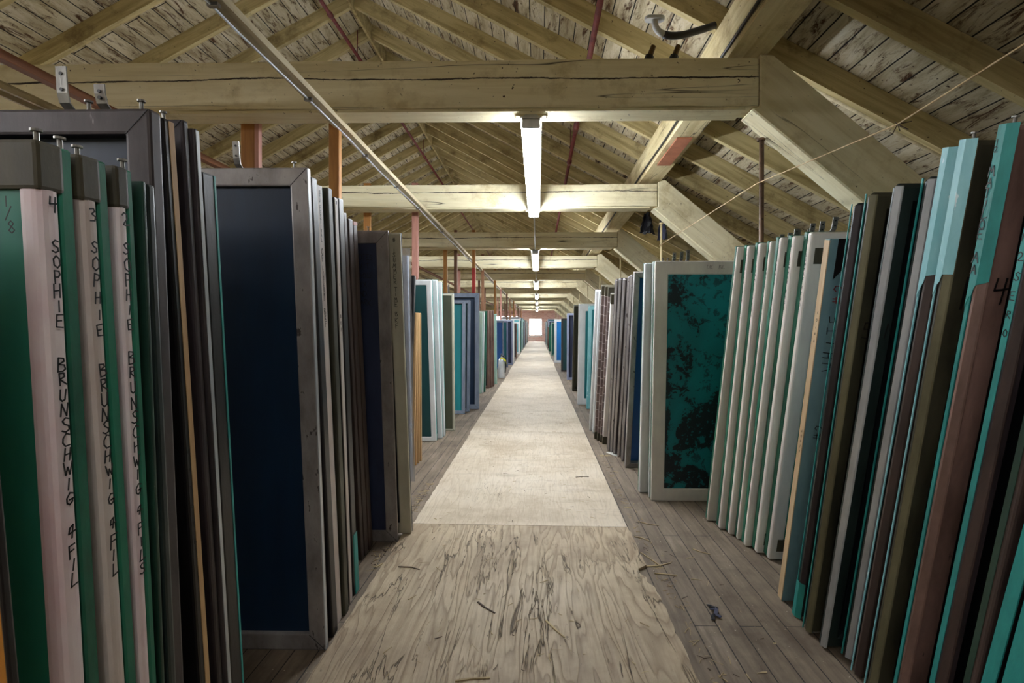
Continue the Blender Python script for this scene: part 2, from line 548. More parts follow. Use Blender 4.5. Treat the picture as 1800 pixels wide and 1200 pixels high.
def bar(bm, p, q, wd, ht):
    """square-section bar between two points"""
    p, q = Vector(p), Vector(q)
    d = (q - p).normalized()
    ref = Vector((0, 0, 1)) if abs(d.z) < 0.9 else Vector((0, 1, 0))
    u = d.cross(ref).normalized() * wd / 2
    v = u.cross(d).normalized() * ht / 2
    A = [bm.verts.new(p + a * u + b * v) for a, b in ((-1, -1), (1, -1), (1, 1), (-1, 1))]
    B = [bm.verts.new(q + a * u + b * v) for a, b in ((-1, -1), (1, -1), (1, 1), (-1, 1))]
    bm.faces.new(A[::-1])
    bm.faces.new(B)
    for k in range(4):
        bm.faces.new((A[k], A[(k + 1) % 4], B[(k + 1) % 4], B[k]))


def mk(name, bm, mat, parent=None, bevel=0.0, seg=1, smooth=False, loc=None):
    bmesh.ops.recalc_face_normals(bm, faces=bm.faces[:])
    if bevel:
        es = [e for e in bm.edges if len(e.link_faces) == 2 and e.calc_face_angle(0) > 0.6]
        bmesh.ops.bevel(bm, geom=es, offset=bevel, segments=seg, affect='EDGES', clamp_overlap=True, profile=0.6)
    if smooth:
        for f in bm.faces:
            f.smooth = True
    me = bpy.data.meshes.new(name)
    bm.to_mesh(me)
    bm.free()
    me.materials.append(mat)
    o = bpy.data.objects.new(name, me)
    COL.objects.link(o)
    if parent is not None:
        o.parent = parent
    if loc is not None:
        o.location = loc
    return o


def empty(name, loc, label, cat, group=None):
    o = bpy.data.objects.new(name, None)
    o.empty_display_size = 0.1
    COL.objects.link(o)
    o.location = loc
    return tag(o, label, cat, group)


def tag(o, label, cat, group=None):
    o['label'] = label
    o['category'] = cat
    if group:
        o['group'] = group
    return o


def struct(o):
    o['kind'] = 'structure'
    return o


ORD = ['zeroth', 'first', 'second', 'third', 'fourth', 'fifth', 'sixth', 'seventh', 'eighth', 'ninth', 'tenth',
       'eleventh', 'twelfth', 'thirteenth', 'fourteenth', 'fifteenth', 'sixteenth']

# ------------------------------------------------------------------ room
RX, RH, SL = -2.11, 3.65, 0.54      # ridge position, height above the eye, slope of the rafters
XR, XL = 5.2, -9.42
Y0, Y1 = -3.0, 40.0
ang = math.atan(SL)
bm = bmesh.new()
box(bm, XL, XR, Y0, Y1, -0.1, 0)
struct(mk('floor', bm, FLOOR))
DEP = 0.16 / math.cos(ang)


def roof_z(x, lift=0.0):
    return EYE + RH - SL * abs(x - RX) + lift


for nm, sgn, xe in (('ceiling_right', 1, XR), ('ceiling_left', -1, XL)):
    bm = bmesh.new()
    ln = (abs(xe - RX) + 0.15) / math.cos(ang)
    box(bm, 0, sgn * ln, Y0, Y1, 0, 0.05)
    o = struct(mk(nm, bm, DECK))
    o.location = (RX, 0, EYE + RH + DEP)
    o.rotation_euler = (0, sgn * ang, 0)
for nm, x0, x1 in (('wall_right', XR, XR + 0.15), ('wall_left', XL - 0.15, XL)):
    bm = bmesh.new()
    box(bm, x0, x1, Y0, Y1, 0, roof_z(x0 if nm == 'wall_right' else x1, DEP))
    struct(mk(nm, bm, m_wallw))
bm = bmesh.new()
prism(bm, [(XL, 0), (XR, 0), (XR, roof_z(XR, DEP)), (RX, roof_z(RX, DEP)), (XL, roof_z(XL, DEP))], Y0 - 0.15, Y0)
struct(mk('wall_back', bm, m_wallw))
# far brick gable with two window openings
wins = [(-3.5, -1.45, 0.75, 2.05), (-0.70, 0.36, 0.46, 1.83)]
bm = bmesh.new()
ya, yb = Y1, Y1 + 0.3
zz = 2.05
box(bm, XL, -3.5, ya, yb, 0, roof_z(XL, DEP))
box(bm, -3.5, -1.45, ya, yb, 0, 0.75)
box(bm, -1.45, -0.70, ya, yb, 0, zz)
box(bm, -0.70, 0.36, ya, yb, 0, 0.46)
box(bm, -0.70, 0.36, ya, yb, 1.83, zz)
box(bm, 0.36, XR, ya, yb, 0, roof_z(XR, DEP))
prism(bm, [(XL, roof_z(XL, DEP)), (-3.5, zz), (0.36, zz), (XR, roof_z(XR, DEP)), (RX, roof_z(RX, DEP))], ya, yb)
prism(bm, [(XL, roof_z(XL, DEP)), (-3.5, roof_z(XL, DEP)), (-3.5, zz)], ya, yb)
prism(bm, [(0.36, roof_z(XR, DEP)), (XR, roof_z(XR, DEP)), (0.36, zz)], ya, yb)
struct(mk('wall_end', bm, BRICK))
for i, (x0, x1, z0, z1) in enumerate(wins):
    bm = bmesh.new()
    ring(bm, x1 - x0, z1 - z0, 0.05, 0, 0.06, 1)
    xm = (x1 - x0) / 2
    box(bm, xm - 0.02, xm + 0.02, 0.01, 0.05, 0.04, z1 - z0 - 0.04)
    o = struct(mk('window_%d' % (i + 1), bm, m_lamp, loc=(x0, Y1 + 0.1, z0)))
    bm = bmesh.new()
    box(bm, 0.04, x1 - x0 - 0.04, 0.025, 0.031, 0.04, z1 - z0 - 0.04)
    mk('pane', bm, m_glass, o)
    bm = bmesh.new()
    box(bm, -0.05, x1 - x0 + 0.05, -0.14, 0.0, -0.05, -0.002)
    mk('sill', bm, m_lamp, o)

# ------------------------------------------------------------------ roof trusses
TR = [(0.23, 0.40), (2.95, 3.12), (5.43, 5.60)] + [(8.16 + 2.72 * i, 8.33 + 2.72 * i) for i in range(12)]
TR = [t for t in TR if t[1] < 39.5]
HB = 1.31


def wobbly(bm, cuts, amp):
    es = [e for e in bm.edges if e.calc_length() > 1.0]
    bmesh.ops.subdivide_edges(bm, edges=es, cuts=cuts, use_grid_fill=True)
    for v in bm.verts:
        v.co += Vector((0, random.uniform(-amp, amp) * 0.5, random.uniform(-amp, amp)))


for i, (ya, yb) in enumerate(TR):
    if i == 0:
        lab = 'cream timber roof truss right above the camera'
    elif i == 1:
        lab = 'deep cream timber truss with a long crack, nearest across the top of the view'
    elif i == len(TR) - 1:
        lab = 'cream timber truss nearest the bright end window'
    else:
        lab = 'cream timber roof truss, %s one down the aisle' % ORD[i]
    t = empty('roof_truss', (0, ya, 0), lab, 'roof truss', 'timber trusses along the attic')
    d = yb - ya
    hb = (EYE + HB) if i != 1 else (EYE + HB - 0.01)
    dep = 0.285 if i == 1 else 0.245
    bm = bmesh.new()
    box(bm, -5.50, 1.30, 0, d, hb, hb + dep)
    wobbly(bm, 14, 0.005)
    mk('tie_beam', bm, BEAM, t, 0.012, 2)
    bm = bmesh.new()
    box(bm, -5.45, 1.22, 0.012, d - 0.006, hb - 0.018, hb - 0.002)
    mk('batten', bm, BEAM, t)
    for s in (1, -1):
        # sloping strut from the beam's end down to the floor by the wall
        up = lambda X: EYE + 1.60 - 0.84 * (X - 1.386)
        x_end = 1.386 + (EYE + 1.60) / 0.84
        poly = [(1.305, hb + dep + 0.02), (1.386, up(1.386)), (x_end, 0.003), (x_end - 0.44 / 0.84, 0.003), (1.255, hb - 0.018), (1.305, hb)]
        if s < 0:
            poly = [(2 * RX - x, z) for x, z in poly]
        bm = bmesh.new()
        prism(bm, poly, 0.0, d)
        mk('strut', bm, STRUT if s > 0 else STRUTL, t, 0.008, 1)
    if 0 < i < 12:
        bm = bmesh.new()
        box(bm, -0.13, 0.05, d * 0.3, d * 0.7, hb - 0.03, hb - 0.018)
        mk('lamp_block', bm, BEAM, t)

# purlins, ridge
for s in (1, -1):
    bm = bmesh.new()
    x0, x1 = (1.14, 1.36) if s > 0 else (2 * RX - 1.36, 2 * RX - 1.14)
    prism(bm, [(x0, EYE + 1.615), (x1, EYE + 1.615), (x1, roof_z(x1, -0.003)), (x0, roof_z(x0, -0.003))], Y0 + 0.05, Y1 - 0.05)
    o = mk('purlin', bm, PURL)
    if s > 0:
        tag(o, 'long cream purlin resting on the right ends of the tie beams', 'purlin')
    else:
        tag(o, 'long cream purlin resting on the left ends of the tie beams', 'purlin')
bm = bmesh.new()
box(bm, RX - 0.014, RX + 0.014, Y0 + 0.02, Y1 - 0.02, EYE + RH - 0.03, EYE + RH + DEP - 0.01)
tag(mk('ridge_board', bm, RAFT), 'thin cream ridge board along the peak of the roof', 'ridge board')

raft_me = {}
for s in (1, -1):
    xe = XR if s > 0 else XL
    q = [(RX + s * 0.016, 0), (xe - s * 0.01, -SL * abs(xe - RX))]
    poly = [(q[0][0], q[0][1]), q[1], (q[1][0], q[1][1] + DEP - 0.004), (q[0][0], q[0][1] + DEP - 0.004)]
    bm = bmesh.new()
    prism(bm, [(x, z + EYE + RH) for x, z in poly], -0.024, 0.024)
    bmesh.ops.recalc_face_normals(bm, faces=bm.faces[:])
    me = bpy.data.meshes.new('rafter')
    bm.to_mesh(me)
    bm.free()
    me.materials.append(RAFT if s > 0 else RAFTL)
    raft_me[s] = me
ry = [2.62 + 0.61 * k for k in range(-2, 61)]
for y in ry:
    ti = max([i for i, t in enumerate(TR) if t[0] < y] + [0])
    nth = len([z for z in ry if TR[ti][0] < z <= y]) if ti else len([z for z in ry if z <= y])
    for s in (1, -1):
        o = bpy.data.objects.new('rafter', raft_me[s])
        COL.objects.link(o)
        o.location = (0, y, 0)
        side = 'right' if s > 0 else 'left'
        if ti == 0:
            lab = 'cream rafter on the %s slope, %s of those in front of the nearest truss' % (side, ORD[nth])
        else:
            lab = 'cream rafter on the %s slope, %s beyond the %s truss down the aisle' % (side, ORD[nth], ORD[ti])
        tag(o, lab, 'rafter', 'rafters under the roof boards')

# ------------------------------------------------------------------ plywood walkway
ys = 0.392
k = 0
while ys < Y1 - 0.1:
    ye = min(ys + 2.44, Y1 - 0.05)
    L = ye - ys - 0.004
    xa, xb = -0.72 + random.uniform(-0.012, 0.012), 0.50 + random.uniform(-0.012, 0.012)
    bm = bmesh.new()
    n = 60
    rg = random.Random(k)
    left = [(xa + (rg.uniform(-0.003, 0.003) if k < 3 else 0), L * j / n) for j in range(n + 1)]
    right = []
    for j in range(n + 1):
        y = L * j / n
        e = 0
        if k == 0:
            e = rg.uniform(-0.006, 0.004)
            if 1.80 < y < 1.96:                      # chewed-off edge
                e -= rg.uniform(0.02, 0.05)
        right.append((xb + e, y))
    sk = 0.03 if k in (0, 1) else 0.0                # the first joint is not square to the aisle
    def shift(p):
        f = (p[0] - xa) / (xb - xa)
        if k == 0:
            return (p[0], p[1] - sk * f * p[1] / L)
        if k == 1:
            return (p[0], p[1] - sk * f * (1 - p[1] / L))
        return p
    pts = [shift(p) for p in left + right[::-1]]
    a = [bm.verts.new((x, y, 0.001)) for x, y in pts]
    b = [bm.verts.new((x, y, 0.013)) for x, y in pts]
    bm.faces.new(a[::-1])
    bm.faces.new(b)
    m = len(pts)
    for j in range(m):
        bm.faces.new((a[j], a[(j + 1) % m], b[(j + 1) % m], b[j]))
    o = mk('plywood_sheet', bm, PLY_WORN if k == 0 else PLY)
    o.location = (0, ys, 0)
    if k == 0:
        lab = 'rough worn plywood sheet with torn veneer at the near end of the walkway'
    elif k == 1:
        lab = 'smooth pale plywood sheet just beyond the torn one'
    else:
        lab = 'pale plywood walkway sheet, %s along the aisle' % (ORD[k + 1] if k + 1 < 16 else 'last')
    tag(o, lab, 'plywood sheet', 'plywood sheets of the walkway')
    ys += 2.44
    k += 1

# ------------------------------------------------------------------ lettering
G = {
    'A': '0,0 2,6 4,0;1,2.4 3,2.6', 'B': '0.3,0 0.3,6 2.6,5.7 2.9,4.4 0.4,3.2 3,2.8 3.6,1 2.4,0.1 0.2,0', 'C': '3.6,5.2 2,6 0.4,4 0.2,2 1.4,0.2 3.6,0.4',
    'D': '0.4,0 0.4,6 2.4,5.6 3.8,3.4 3.2,1 0.4,0', 'E': '3.6,6 0.4,5.8 0.4,0.2 3.6,0;0.4,3 2.8,3.2', 'F': '0.4,-0.6 0.8,6 4,6.2;0.6,3 3.2,3.4',
    'G': '3.8,5.2 2,5.8 0.4,3.4 0.6,1 2,0 3.4,1.2 3.4,2.6 1.8,2.4 4,2.8', 'H': '0.3,0 0.9,6;3,0 3.6,6;0.6,3 3.4,3.2', 'I': '1.8,0.4 2.2,5.4',
    'J': '1,6 3.6,6;2.6,6 2.4,1 1.2,0 0.2,1.2', 'K': '0.4,0 0.4,6;3.6,6 0.5,2.8 3.8,0', 'L': '1.2,6 0.6,0.6 0.4,0 3.8,0.8', 'M': '0,0 0.8,6 2,2.4 3.2,6 4,0',
    'N': '0.2,0 0.6,6 3.2,0 3.8,6.2', 'O': '2,6 0.4,4.4 0.4,1.4 2,0 3.6,1.4 3.4,4.6 2,6', 'P': '0.4,-0.4 0.6,6 3,5.6 3.4,4 2.4,2.8 0.5,2.8',
    'R': '0.4,0 0.6,6 3,5.8 3.2,4 0.6,3 3.8,0', 'S': '3.6,5.4 2,6 0.6,4.8 1.4,3.4 3.2,2.4 3.4,0.8 1.8,0 0.2,0.8', 'T': '0,6 4,6;2,6 1.8,0',
    'U': '0.4,6 0.4,1.2 1.6,0 3,0.8 3.4,6', 'V': '0,6 1.8,0 4,6', 'W': '0,6 1,0.2 2,3.6 3,0.2 4.2,6', 'Y': '0,6 2,3 4,6;2,3 1.6,0', 'X': '0,0 4,6;0,6 4,0',
    '&': '3.8,2.6 0.4,2.2 1.2,4.6 2.8,5.4 2.4,3.6 1.6,0', '#': '1,0 1.6,6;2.6,0 3.2,6;0.2,2 4,2.2;0.3,4 4.1,4.2', '/': '0.6,0 3.4,6',
    '0': '2,6 0.4,4.4 0.4,1.4 2,0 3.6,1.4 3.4,4.6 2,6', '1': '1.8,0 2.2,6', '2': '0.4,4.8 1.6,6 3.2,5 3,3.4 0.6,0.6 1.4,0.2 4.2,0.4',
    '3': '0.4,5.6 2.4,6 3,4.8 1.4,3.4 3.4,2.2 2.8,0.4 0.4,0.2', '4': '0.8,6 0.4,3 3.6,3.4;3,6 2.4,-0.4', '5': '3.8,6 0.8,5.8 0.6,3.4 2.8,3.6 3.6,1.8 2.2,0 0.2,0.4',
    '6': '3,6 0.8,3.4 0.6,1 2,0 3.2,1.2 2.4,2.8 0.7,2', '7': '0.4,5.8 3.6,6 1.6,0', '8': '2,3.2 0.6,4.6 2,6 3.2,4.6 0.6,1.4 2,0 3.4,1.4 2,3.2', "'": '2,6 1.6,4.6', ' ': '',
}


def strokes(bm, text, org, right, up, nrm, size, thick=0.0016, jit=0.06, step=None, adv=None, rg=random):
    """handwriting as thin raised strokes; step = advance vector between letters"""
    org, right, up, nrm = Vector(org), Vector(right), Vector(up), Vector(nrm)
    for j, ch in enumerate(text):
        o = org + (step * j if step is not None else right * (adv or size * 0.8) * j)
        o = o + right * rg.uniform(-jit, jit) * size + up * rg.uniform(-jit, jit) * size
        sc = size / 6.0 * rg.uniform(0.9, 1.12)
        ca, sa = math.cos(rg.uniform(-0.18, 0.12)), rg.uniform(-0.16, 0.16)
        rt, ut = right * ca + up * sa * 0.6, up * ca - right * sa * 0.6
        for st in G.get(ch.upper(), '').split(';'):
            if not st:
                continue
            pts = [tuple(float(q) for q in p.split(',')) for p in st.split(' ')]
            P = [o + rt * (x - 2) * sc + ut * (z - 3) * sc for x, z in pts]
            for a, b in zip(P, P[1:]):
                d = (b - a)
                if d.length < 1e-5:
                    continue
                d = d.normalized()
                e = d.cross(nrm).normalized() * thick / 2
                a2, b2 = a - d * thick * 0.3, b + d * thick * 0.3
                h = nrm * 0.0004
                vs = [bm.verts.new(p) for p in (a2 - e, a2 + e, b2 + e, b2 - e, a2 - e + h, a2 + e + h, b2 + e + h, b2 - e + h)]
                for f in ((0, 1, 2, 3), (4, 5, 6, 7), (0, 1, 5, 4), (1, 2, 6, 5), (2, 3, 7, 6), (3, 0, 4, 7)):
                    bm.faces.new([vs[q] for q in f])


# ------------------------------------------------------------------ printing screens
SC = []


def scr(side, label, p1, p2, X=None, style='plain', frame=None, gauze=None, tape=None, W=1.0, L=None, tmax=0.05, b=0.042,
        text=None, group=None, bolts=(), straps=(), side_strip=None, patch=None, olive=None, cap=None, xmin=None, z0=0.0, ftext=(), bev=0.006, **x):
    d = dict(locals())
    if X is None:
        q = at_floor(p2[0], p2[1], z0)
        X = q.x
        if xmin is not None and abs(X) < xmin:
            X = xmin * side
        a, c = at_x(p1[0], p1[1], X), Vector((X, q.y, z0))
    else:
        a, c = at_x(p1[0], p1[1], X), at_x(p2[0], p2[1], X)
    kk = (c.y - a.y) / (a.z - c.z)
    yb = c.y + kk * (c.z - z0)
    zt = L * 0.97 if L else a.z
    if yb > 9:                      # far away the lean is below a pixel: give all the same
        kk = 0.08
        zt = EYE + (VPY - p1[1]) / FPX * (yb - 0.12)
    d.update(X=X, k=kk, yb=yb, zt=zt)
    SC.append(d)
    return d


GL, GR = 'screens stored on the left of the aisle', 'screens stored on the right of the aisle'

# ---- left of the aisle, near to far (front edge of the aisle-side stile)
def LS(label, p1, p2, X=None, *a, **k):
    return scr(-1, label, p1, p2, X, *a, group=GL, **k)


def RS(label, p1, p2, X=None, *a, **k):
    return scr(1, label, p1, p2, X, *a, group=GR, **k)


LS('orange-brown board with black edge, cut off at the bottom left corner', (0, 1005), (18, 1200), -0.70, 'plain', m_black, g_orange, L=1.3, tmax=0.012, b=0.006, W=0.9)
LS('green screen with 4 at the top of its white lettered edge, left foreground', (62, 246), (118, 1200), -0.72, 'taped', m_green, g_sea, m_tapep, tmax=0.056, W=0.9,
   text=[('4', 350, 350), ('SOPHIE', 430, 565), ('BRUNSCHWIG', 645, 890), ('&', 950, 950), ('FIL', 985, 1038)], olive='band', bolts=((0.012, 0.014), (0.012, 0.050)), ftext=[('1', 0.047, 0.088, 0.016, 0, m_ink), ('/', 0.044, 0.105, 0.018, 0, m_ink), ('8', 0.042, 0.124, 0.018, 0, m_ink)], tb=0.034)
LS('green screen with 3 at the top of its white lettered edge', (138, 272), (197, 1200), -0.72, 'taped', m_green, g_sea, m_tapeg, tmax=0.06, W=0.9,
   text=[('3', 372, 372), ('SOPHIE', 430, 583), ('BRUNSCHWIG', 655, 888), ('&', 932, 932), ('FIL', 965, 1015)], olive='band', bolts=((0.02, 0.02),), tb=0.034)
LS('green screen with 2 at the top of its pink-stained lettered edge', (202, 292), (249, 1200), -0.72, 'taped', m_green, g_sea, m_tapep, tmax=0.05, W=0.9,
   text=[('2', 380, 380), ('SOPHIE', 435, 572), ('BRUNSCHWIG', 632, 868), ('&', 905, 905), ('FILS', 938, 1012)], olive='band', bolts=((0.012, 0.04),), tb=0.034)
LS('dark green thin screen right behind the pink-stained one', (250, 318), (284.5, 1200), -0.72, 'plain', m_greend, g_sea, tmax=0.02, W=0.9)
LS('blackish green thin screen in front of the big charcoal frame', (258, 322), (298, 1200), -0.72, 'plain', m_dkgrn, g_dark, tmax=0.02, W=0.9)
LS('tall charcoal frame with blue gauze and two metal straps, behind the lettered green screens', (262, 190), (305, 1200), -0.76, 'open', m_alud, g_navy, tmax=0.034, b=0.05, W=0.95,
   straps=((0.17, 0.014, 0.080), (0.10, 0.02, 0.048)), bolts=((0.024, 0.012), (0.13, 0.012)))
LS('thin black screen with a tan lettered edge behind the tall charcoal frame', (285, 205), (352, 1200), -0.762, 'plain', m_black, g_dark, tmax=0.03, side_strip=(m_tan, 0.55, 1.0), W=0.95, text=[('CARBRA', 800, 960)], tsz=0.010)
LS('purple-grey frame with black side, topped by one round bolt', (320, 209), (383, 1200), -0.78, 'open', m_purple, g_dark, tmax=0.03, b=0.05, W=0.95, bolts=((0.05, 0.012),), bev=0.01)
LS('slim bright metal-edged screen with green paint fleck, left of the black one', (341, 225), (399, 1200), -0.775, 'plain', m_alud, g_dark, tmax=0.014, side_strip=(m_silver, 0.3, 1.0), W=0.95)
LS('black frame with a thin teal line, just before the tall grey metal frame', (354, 300), (407, 1200), -0.80, 'plain', m_black, g_dark, tmax=0.05, side_strip=(m_teal, 0.88, 1.0), W=0.95)
LS('tall grey metal frame facing the camera with deep navy gauze', (540, 294), (573, 1143), None, 'open', m_alu, g_navy, tmax=0.045, b=0.058, W=0.95, straps=((0.228, 0.016, 0.082),), bolts=((0.048, 0.012),), side_strip=(m_silver, 0.0, 0.55), bev=0.005)
LS('black frame tucked behind the tall grey metal one', (547, 310), (586, 1122), None, 'plain', m_black, g_dark, tmax=0.045, W=0.9)
LS('black screen with long white edge lettered festival of lanterns', (556, 323), (593, 1099), None, 'plain', m_black, g_dark, tmax=0.05, W=0.9, side_strip=(m_tapeg, 0.0, 0.75),
   text=[('#J', 335, 347), ('FESTIVAL', 362, 420), ('OF', 440, 452), ('LANTERNS', 470, 525), ('BKF', 548, 570)])
LS('dark brown-black frame between the two lettered white edges', (576, 329), (607, 1084), None, 'plain', m_oliv, g_dark, tmax=0.04, W=0.9)
LS('black screen with a narrower tan-white edge and teal foot', (588, 346), (615, 1062), None, 'plain', m_black, g_dark, tmax=0.035, W=0.9, side_strip=(m_tapeg, 0.0, 0.7), text=[('#', 354, 354), ('1 ', 500, 540), ('BKF', 556, 580)], tsz=0.012)
LS('black frame with teal paint at its foot', (595, 347), (623, 1048), None, 'plain', m_black, g_dark, tmax=0.05, W=0.9, patch=(m_teal, 0.0, 0.16))
LS('first of three brown metal frames set back from the aisle', (604, 373), (636, 985), None, 'plain', m_brown, g_dark, W=0.85)
LS('second of three brown metal frames set back from the aisle', (613, 384), (642, 978), None, 'plain', m_brown, g_dark, W=0.85)
LS('brown metal frame with a pinkish red top corner', (621, 389), (650, 967), None, 'plain', m_brown, g_dark, W=0.85, cap=m_postP)
LS('grey metal frame with slate blue lettered gauze', (682, 405), (699.5, 952), None, 'open', m_alu, g_slate, b=0.062, W=0.9, bolts=((0.10, 0.012), (0.22, 0.012)), bev=0.008,
   gtext=['NOTES', 'SUIT', 'WHOLE', 'MIX', 'AND', 'DARK'])
LS('beige-edged screen lettered summer time, at the edge of the plywood', (703, 409), (723, 938), None, 'taped', m_black, g_dark, m_tapeb, W=0.85, tmax=0.035, z0=0.014,
   fcol=[('#1', 421, 440), ('SUMMER', 447, 495), ('TIME', 508, 535), ('BKF', 552, 573)], tb=0.062)
LS('grey frame wrapped in crumpled clear plastic', (716, 449), (723, 800), -0.93, 'plain', m_grey, g_ltteal, W=0.7, wrap=True)
LS('thin black frame with rounded top in front of the wider black one', (711, 482), (714, 835), None, 'plain', m_black, g_dark, tmax=0.03, W=0.8)
LS('black frame leaning away from the camera beside bare wood edges', (729, 485), (719, 829), None, 'plain', m_black, g_dark, tmax=0.05, W=0.8)
for j, nm in enumerate(('first', 'second', 'third', 'fourth')):
    LS('bare tan wood-edged screen, %s of four beside the black frame' % nm, (732.5 + 2.2 * j, 550), (728 + 4.2 * j, 822 - 3.8 * j), None, 'plain', m_tan, g_dark, tmax=0.03, W=0.8, L=1.25)
LS('teal gauze screen with white taped border beside the bare wood edges', (758, 492), (767, 776), None, 'taped', m_teal, g_dkteal, m_tapew, W=0.8, bolts=((0.12, 0.01), (0.05, 0.02)), text=[('SUMMER LEAF', 502, 553), ('BK', 566, 575)], tsz=0.012)
LS('second white-edged teal screen, just beyond the first one by the wood edges', (768, 492), (777.5, 771), None, 'taped', m_teal, g_dkteal, m_tapew, W=0.8, bolts=((0.05, 0.02),), text=[('SUMMER', 505, 540), ('BKF', 556, 568)], tsz=0.012)
LS('third teal screen, showing only a thin white strip', (776, 495), (782, 767), None, 'taped', m_teal, g_dkteal, m_tapew, W=0.8, tmax=0.045)
LS('olive gauze screen with tan edges', (797, 516), (799, 757), None, 'open', m_tapeb, g_olive, W=0.85, b=0.022, gfront=True)
LS('grey metal frame with bright teal gauze', (818, 528), (817, 728), None, 'open', m_grey, g_teal, W=0.8, straps=((0.2, 0.02, 0.10),))
LS('bare grey metal frame close behind the bright teal one', (827, 528), (825, 724), None, 'open', m_grey, g_dkteal, W=0.8)
LS('taller grey metal frame with dark blue-green gauze', (842, 515), (842, 719), None, 'open', m_grey, g_navy, W=0.95, straps=((0.42, 0.02, 0.12),), b=0.06)
LS('green screen with a pale teal stripe, beyond the taller grey frame', (848, 549), (846, 692.5), None, 'taped', m_teal, g_teal, m_pale, W=0.8, tmax=0.045)
LS('green screen with a white stripe, beyond the taller grey frame', (852, 548), (849.5, 691), None, 'taped', m_green, g_sea, m_tapew, W=0.8, tmax=0.045)
LS('solid green screen beside the reddish brown stack', (856, 547.5), (853, 689.5), None, 'plain', m_green, g_sea, W=0.8)
for j, nm in enumerate(('nearest', 'second', 'third')):
    LS('reddish brown frame on the left, %s of three with speckled edges' % nm, (862 + 4.0 * j, 546), (860 + 4.4 * j, 682.5 - 1.6 * j), None, 'plain', m_rust, g_dark, W=0.8, tmax=0.06)
LS('pale green edged screen behind the fire extinguisher', (876, 552), (873.5, 675), None, 'taped', m_teal, g_teal, m_pale, W=0.8)
LS('blue gauze frame just beyond the fire extinguisher', (887, 564), (886, 649), None, 'open', m_grey, g_blue, W=0.8)
LS('lavender-grey frame, first of two far along the left side', (893, 564), (893, 645.5), None, 'open', m_lav, g_teal, W=0.8)
LS('lavender-grey frame, second of two far along the left side', (900.5, 563), (901.5, 641), None, 'plain', m_lav, g_slate, W=0.8, xmin=0.74)
LS('white-edged screen next to the lavender-grey pair', (905, 562), (905, 637.5), None, 'taped', m_tapew, g_dkteal, m_tapew, W=0.8, xmin=0.74)
LS('dull brown frame far along the left side', (910, 568), (910, 629.5), None, 'plain', m_rust, g_dark, W=0.8, xmin=0.75)
LS('pale teal screen with a white border far along the left side', (917, 566), (918, 622), None, 'taped', m_grey, g_ltteal, m_tapew, W=0.8, xmin=0.74, tb=0.075)

# ---- right of the aisle, near to far (back edge of the aisle-side stile)
RS('screen with a blue-teal edge at the bottom right corner of the photo', (1800, 1060), (1762, 1200), 1.02, 'plain', m_black, g_dark, L=1.5, tmax=0.05, side_strip=(m_teal, 0.0, 1.0))
RS('screen with a bright teal edge at the right border of the photo', (1800, 925), (1727, 1195), 1.02, 'plain', m_black, g_dark, L=1.52, tmax=0.04, side_strip=(m_teal, 0.0, 1.0))
RS('dark brown frame with thin green line at the right border', (1800, 735), (1695, 1195), 1.02, 'plain', m_brown, g_dark, L=1.55, tmax=0.05, side_strip=(m_greend, 0.5, 1.0))
RS('dark grey-brown frame with teal lettered edge, next to the reddish one', (1800, 407), (1635, 1195), 1.02, 'plain', m_purple, g_dark, L=1.6, tmax=0.031, side_strip=(m_teal, 0.55, 1.0), edge=m_brown,
   text=[('M2SERO', 425, 590)], tsz=0.017, tpos=0.8)
RS('reddish brown frame with bright teal top corner numbered 12', (1757, 228), (1572, 1195), 1.02, 'plain', m_rust, g_dark, tmax=0.031, b=0.075, side_strip=(m_teal, 0.72, 1.0), patch=(m_teal, 0.78, 1.002), edge=m_rust, bolts=((0.02, 0.02),),
   text=[('12', 262, 274), ('MATILOE', 312, 420), ('AA', 460, 480)], tsz=0.022, tpos=0.84, ftext=[('4', 0.042, 0.36, 0.06, 0, m_ink)])
RS('olive-brown frame with pale blue top corner and green paint dot', (1688, 254), (1520, 1195), 1.02, 'plain', m_oliv, g_dark, tmax=0.031, b=0.07, side_strip=(m_ltblue, 0.90, 1.0), patch=(m_ltblue, 0.80, 1.002), edge=m_oliv2, ftext=[('I', 0.05, 0.36, 0.10, 0, m_ink)], bolts=((0.02, 0.02),))
RS('brown frame with pale blue top corner, left of the olive-brown one', (1658, 268), (1492, 1195), 1.025, 'plain', m_brown, g_dark, tmax=0.031, b=0.06, side_strip=(m_ltblue, 0.90, 1.0), patch=(m_ltblue, 0.80, 1.002), edge=m_brown)
RS('blackish green frame with the brightest silver highlight painted along its edge', (1621, 316), (1478, 1152), 1.045, 'plain', m_dkgrn, g_dark, tmax=0.031, b=0.06, side_strip=(m_teal, 0.85, 1.0), edge=m_silver, ftext=[('O', 0.045, 0.45, 0.035, 0, m_ink)])
RS('blackish green frame marked N with a silver highlight painted along its edge', (1565, 328), (1435, 1131), None, 'plain', m_dkgrn, g_dark, tmax=0.031, b=0.06, edge=m_silver, bolts=((0.12, 0.012),), ftext=[('N', 0.045, 0.42, 0.045, 0, m_ink)])
RS('dark olive frame marked 5', (1522, 343), (1410, 1106), None, 'plain', m_oliv, g_dark, tmax=0.031, b=0.06, side_strip=(m_teal, 0.9, 1.0), edge=m_oliv2, bolts=((0.12, 0.012),), ftext=[('5', 0.045, 0.42, 0.05, 0, m_ink)])
RS('black-green frame with teal paint at its foot, beside the grey-blue board', (1497, 361), (1393, 1080), None, 'plain', m_dkgrn, g_dark, tmax=0.031, b=0.05, side_strip=(m_teal, 0.93, 1.0), patch=(m_teal, 0.0, 0.10), edge=m_purple)
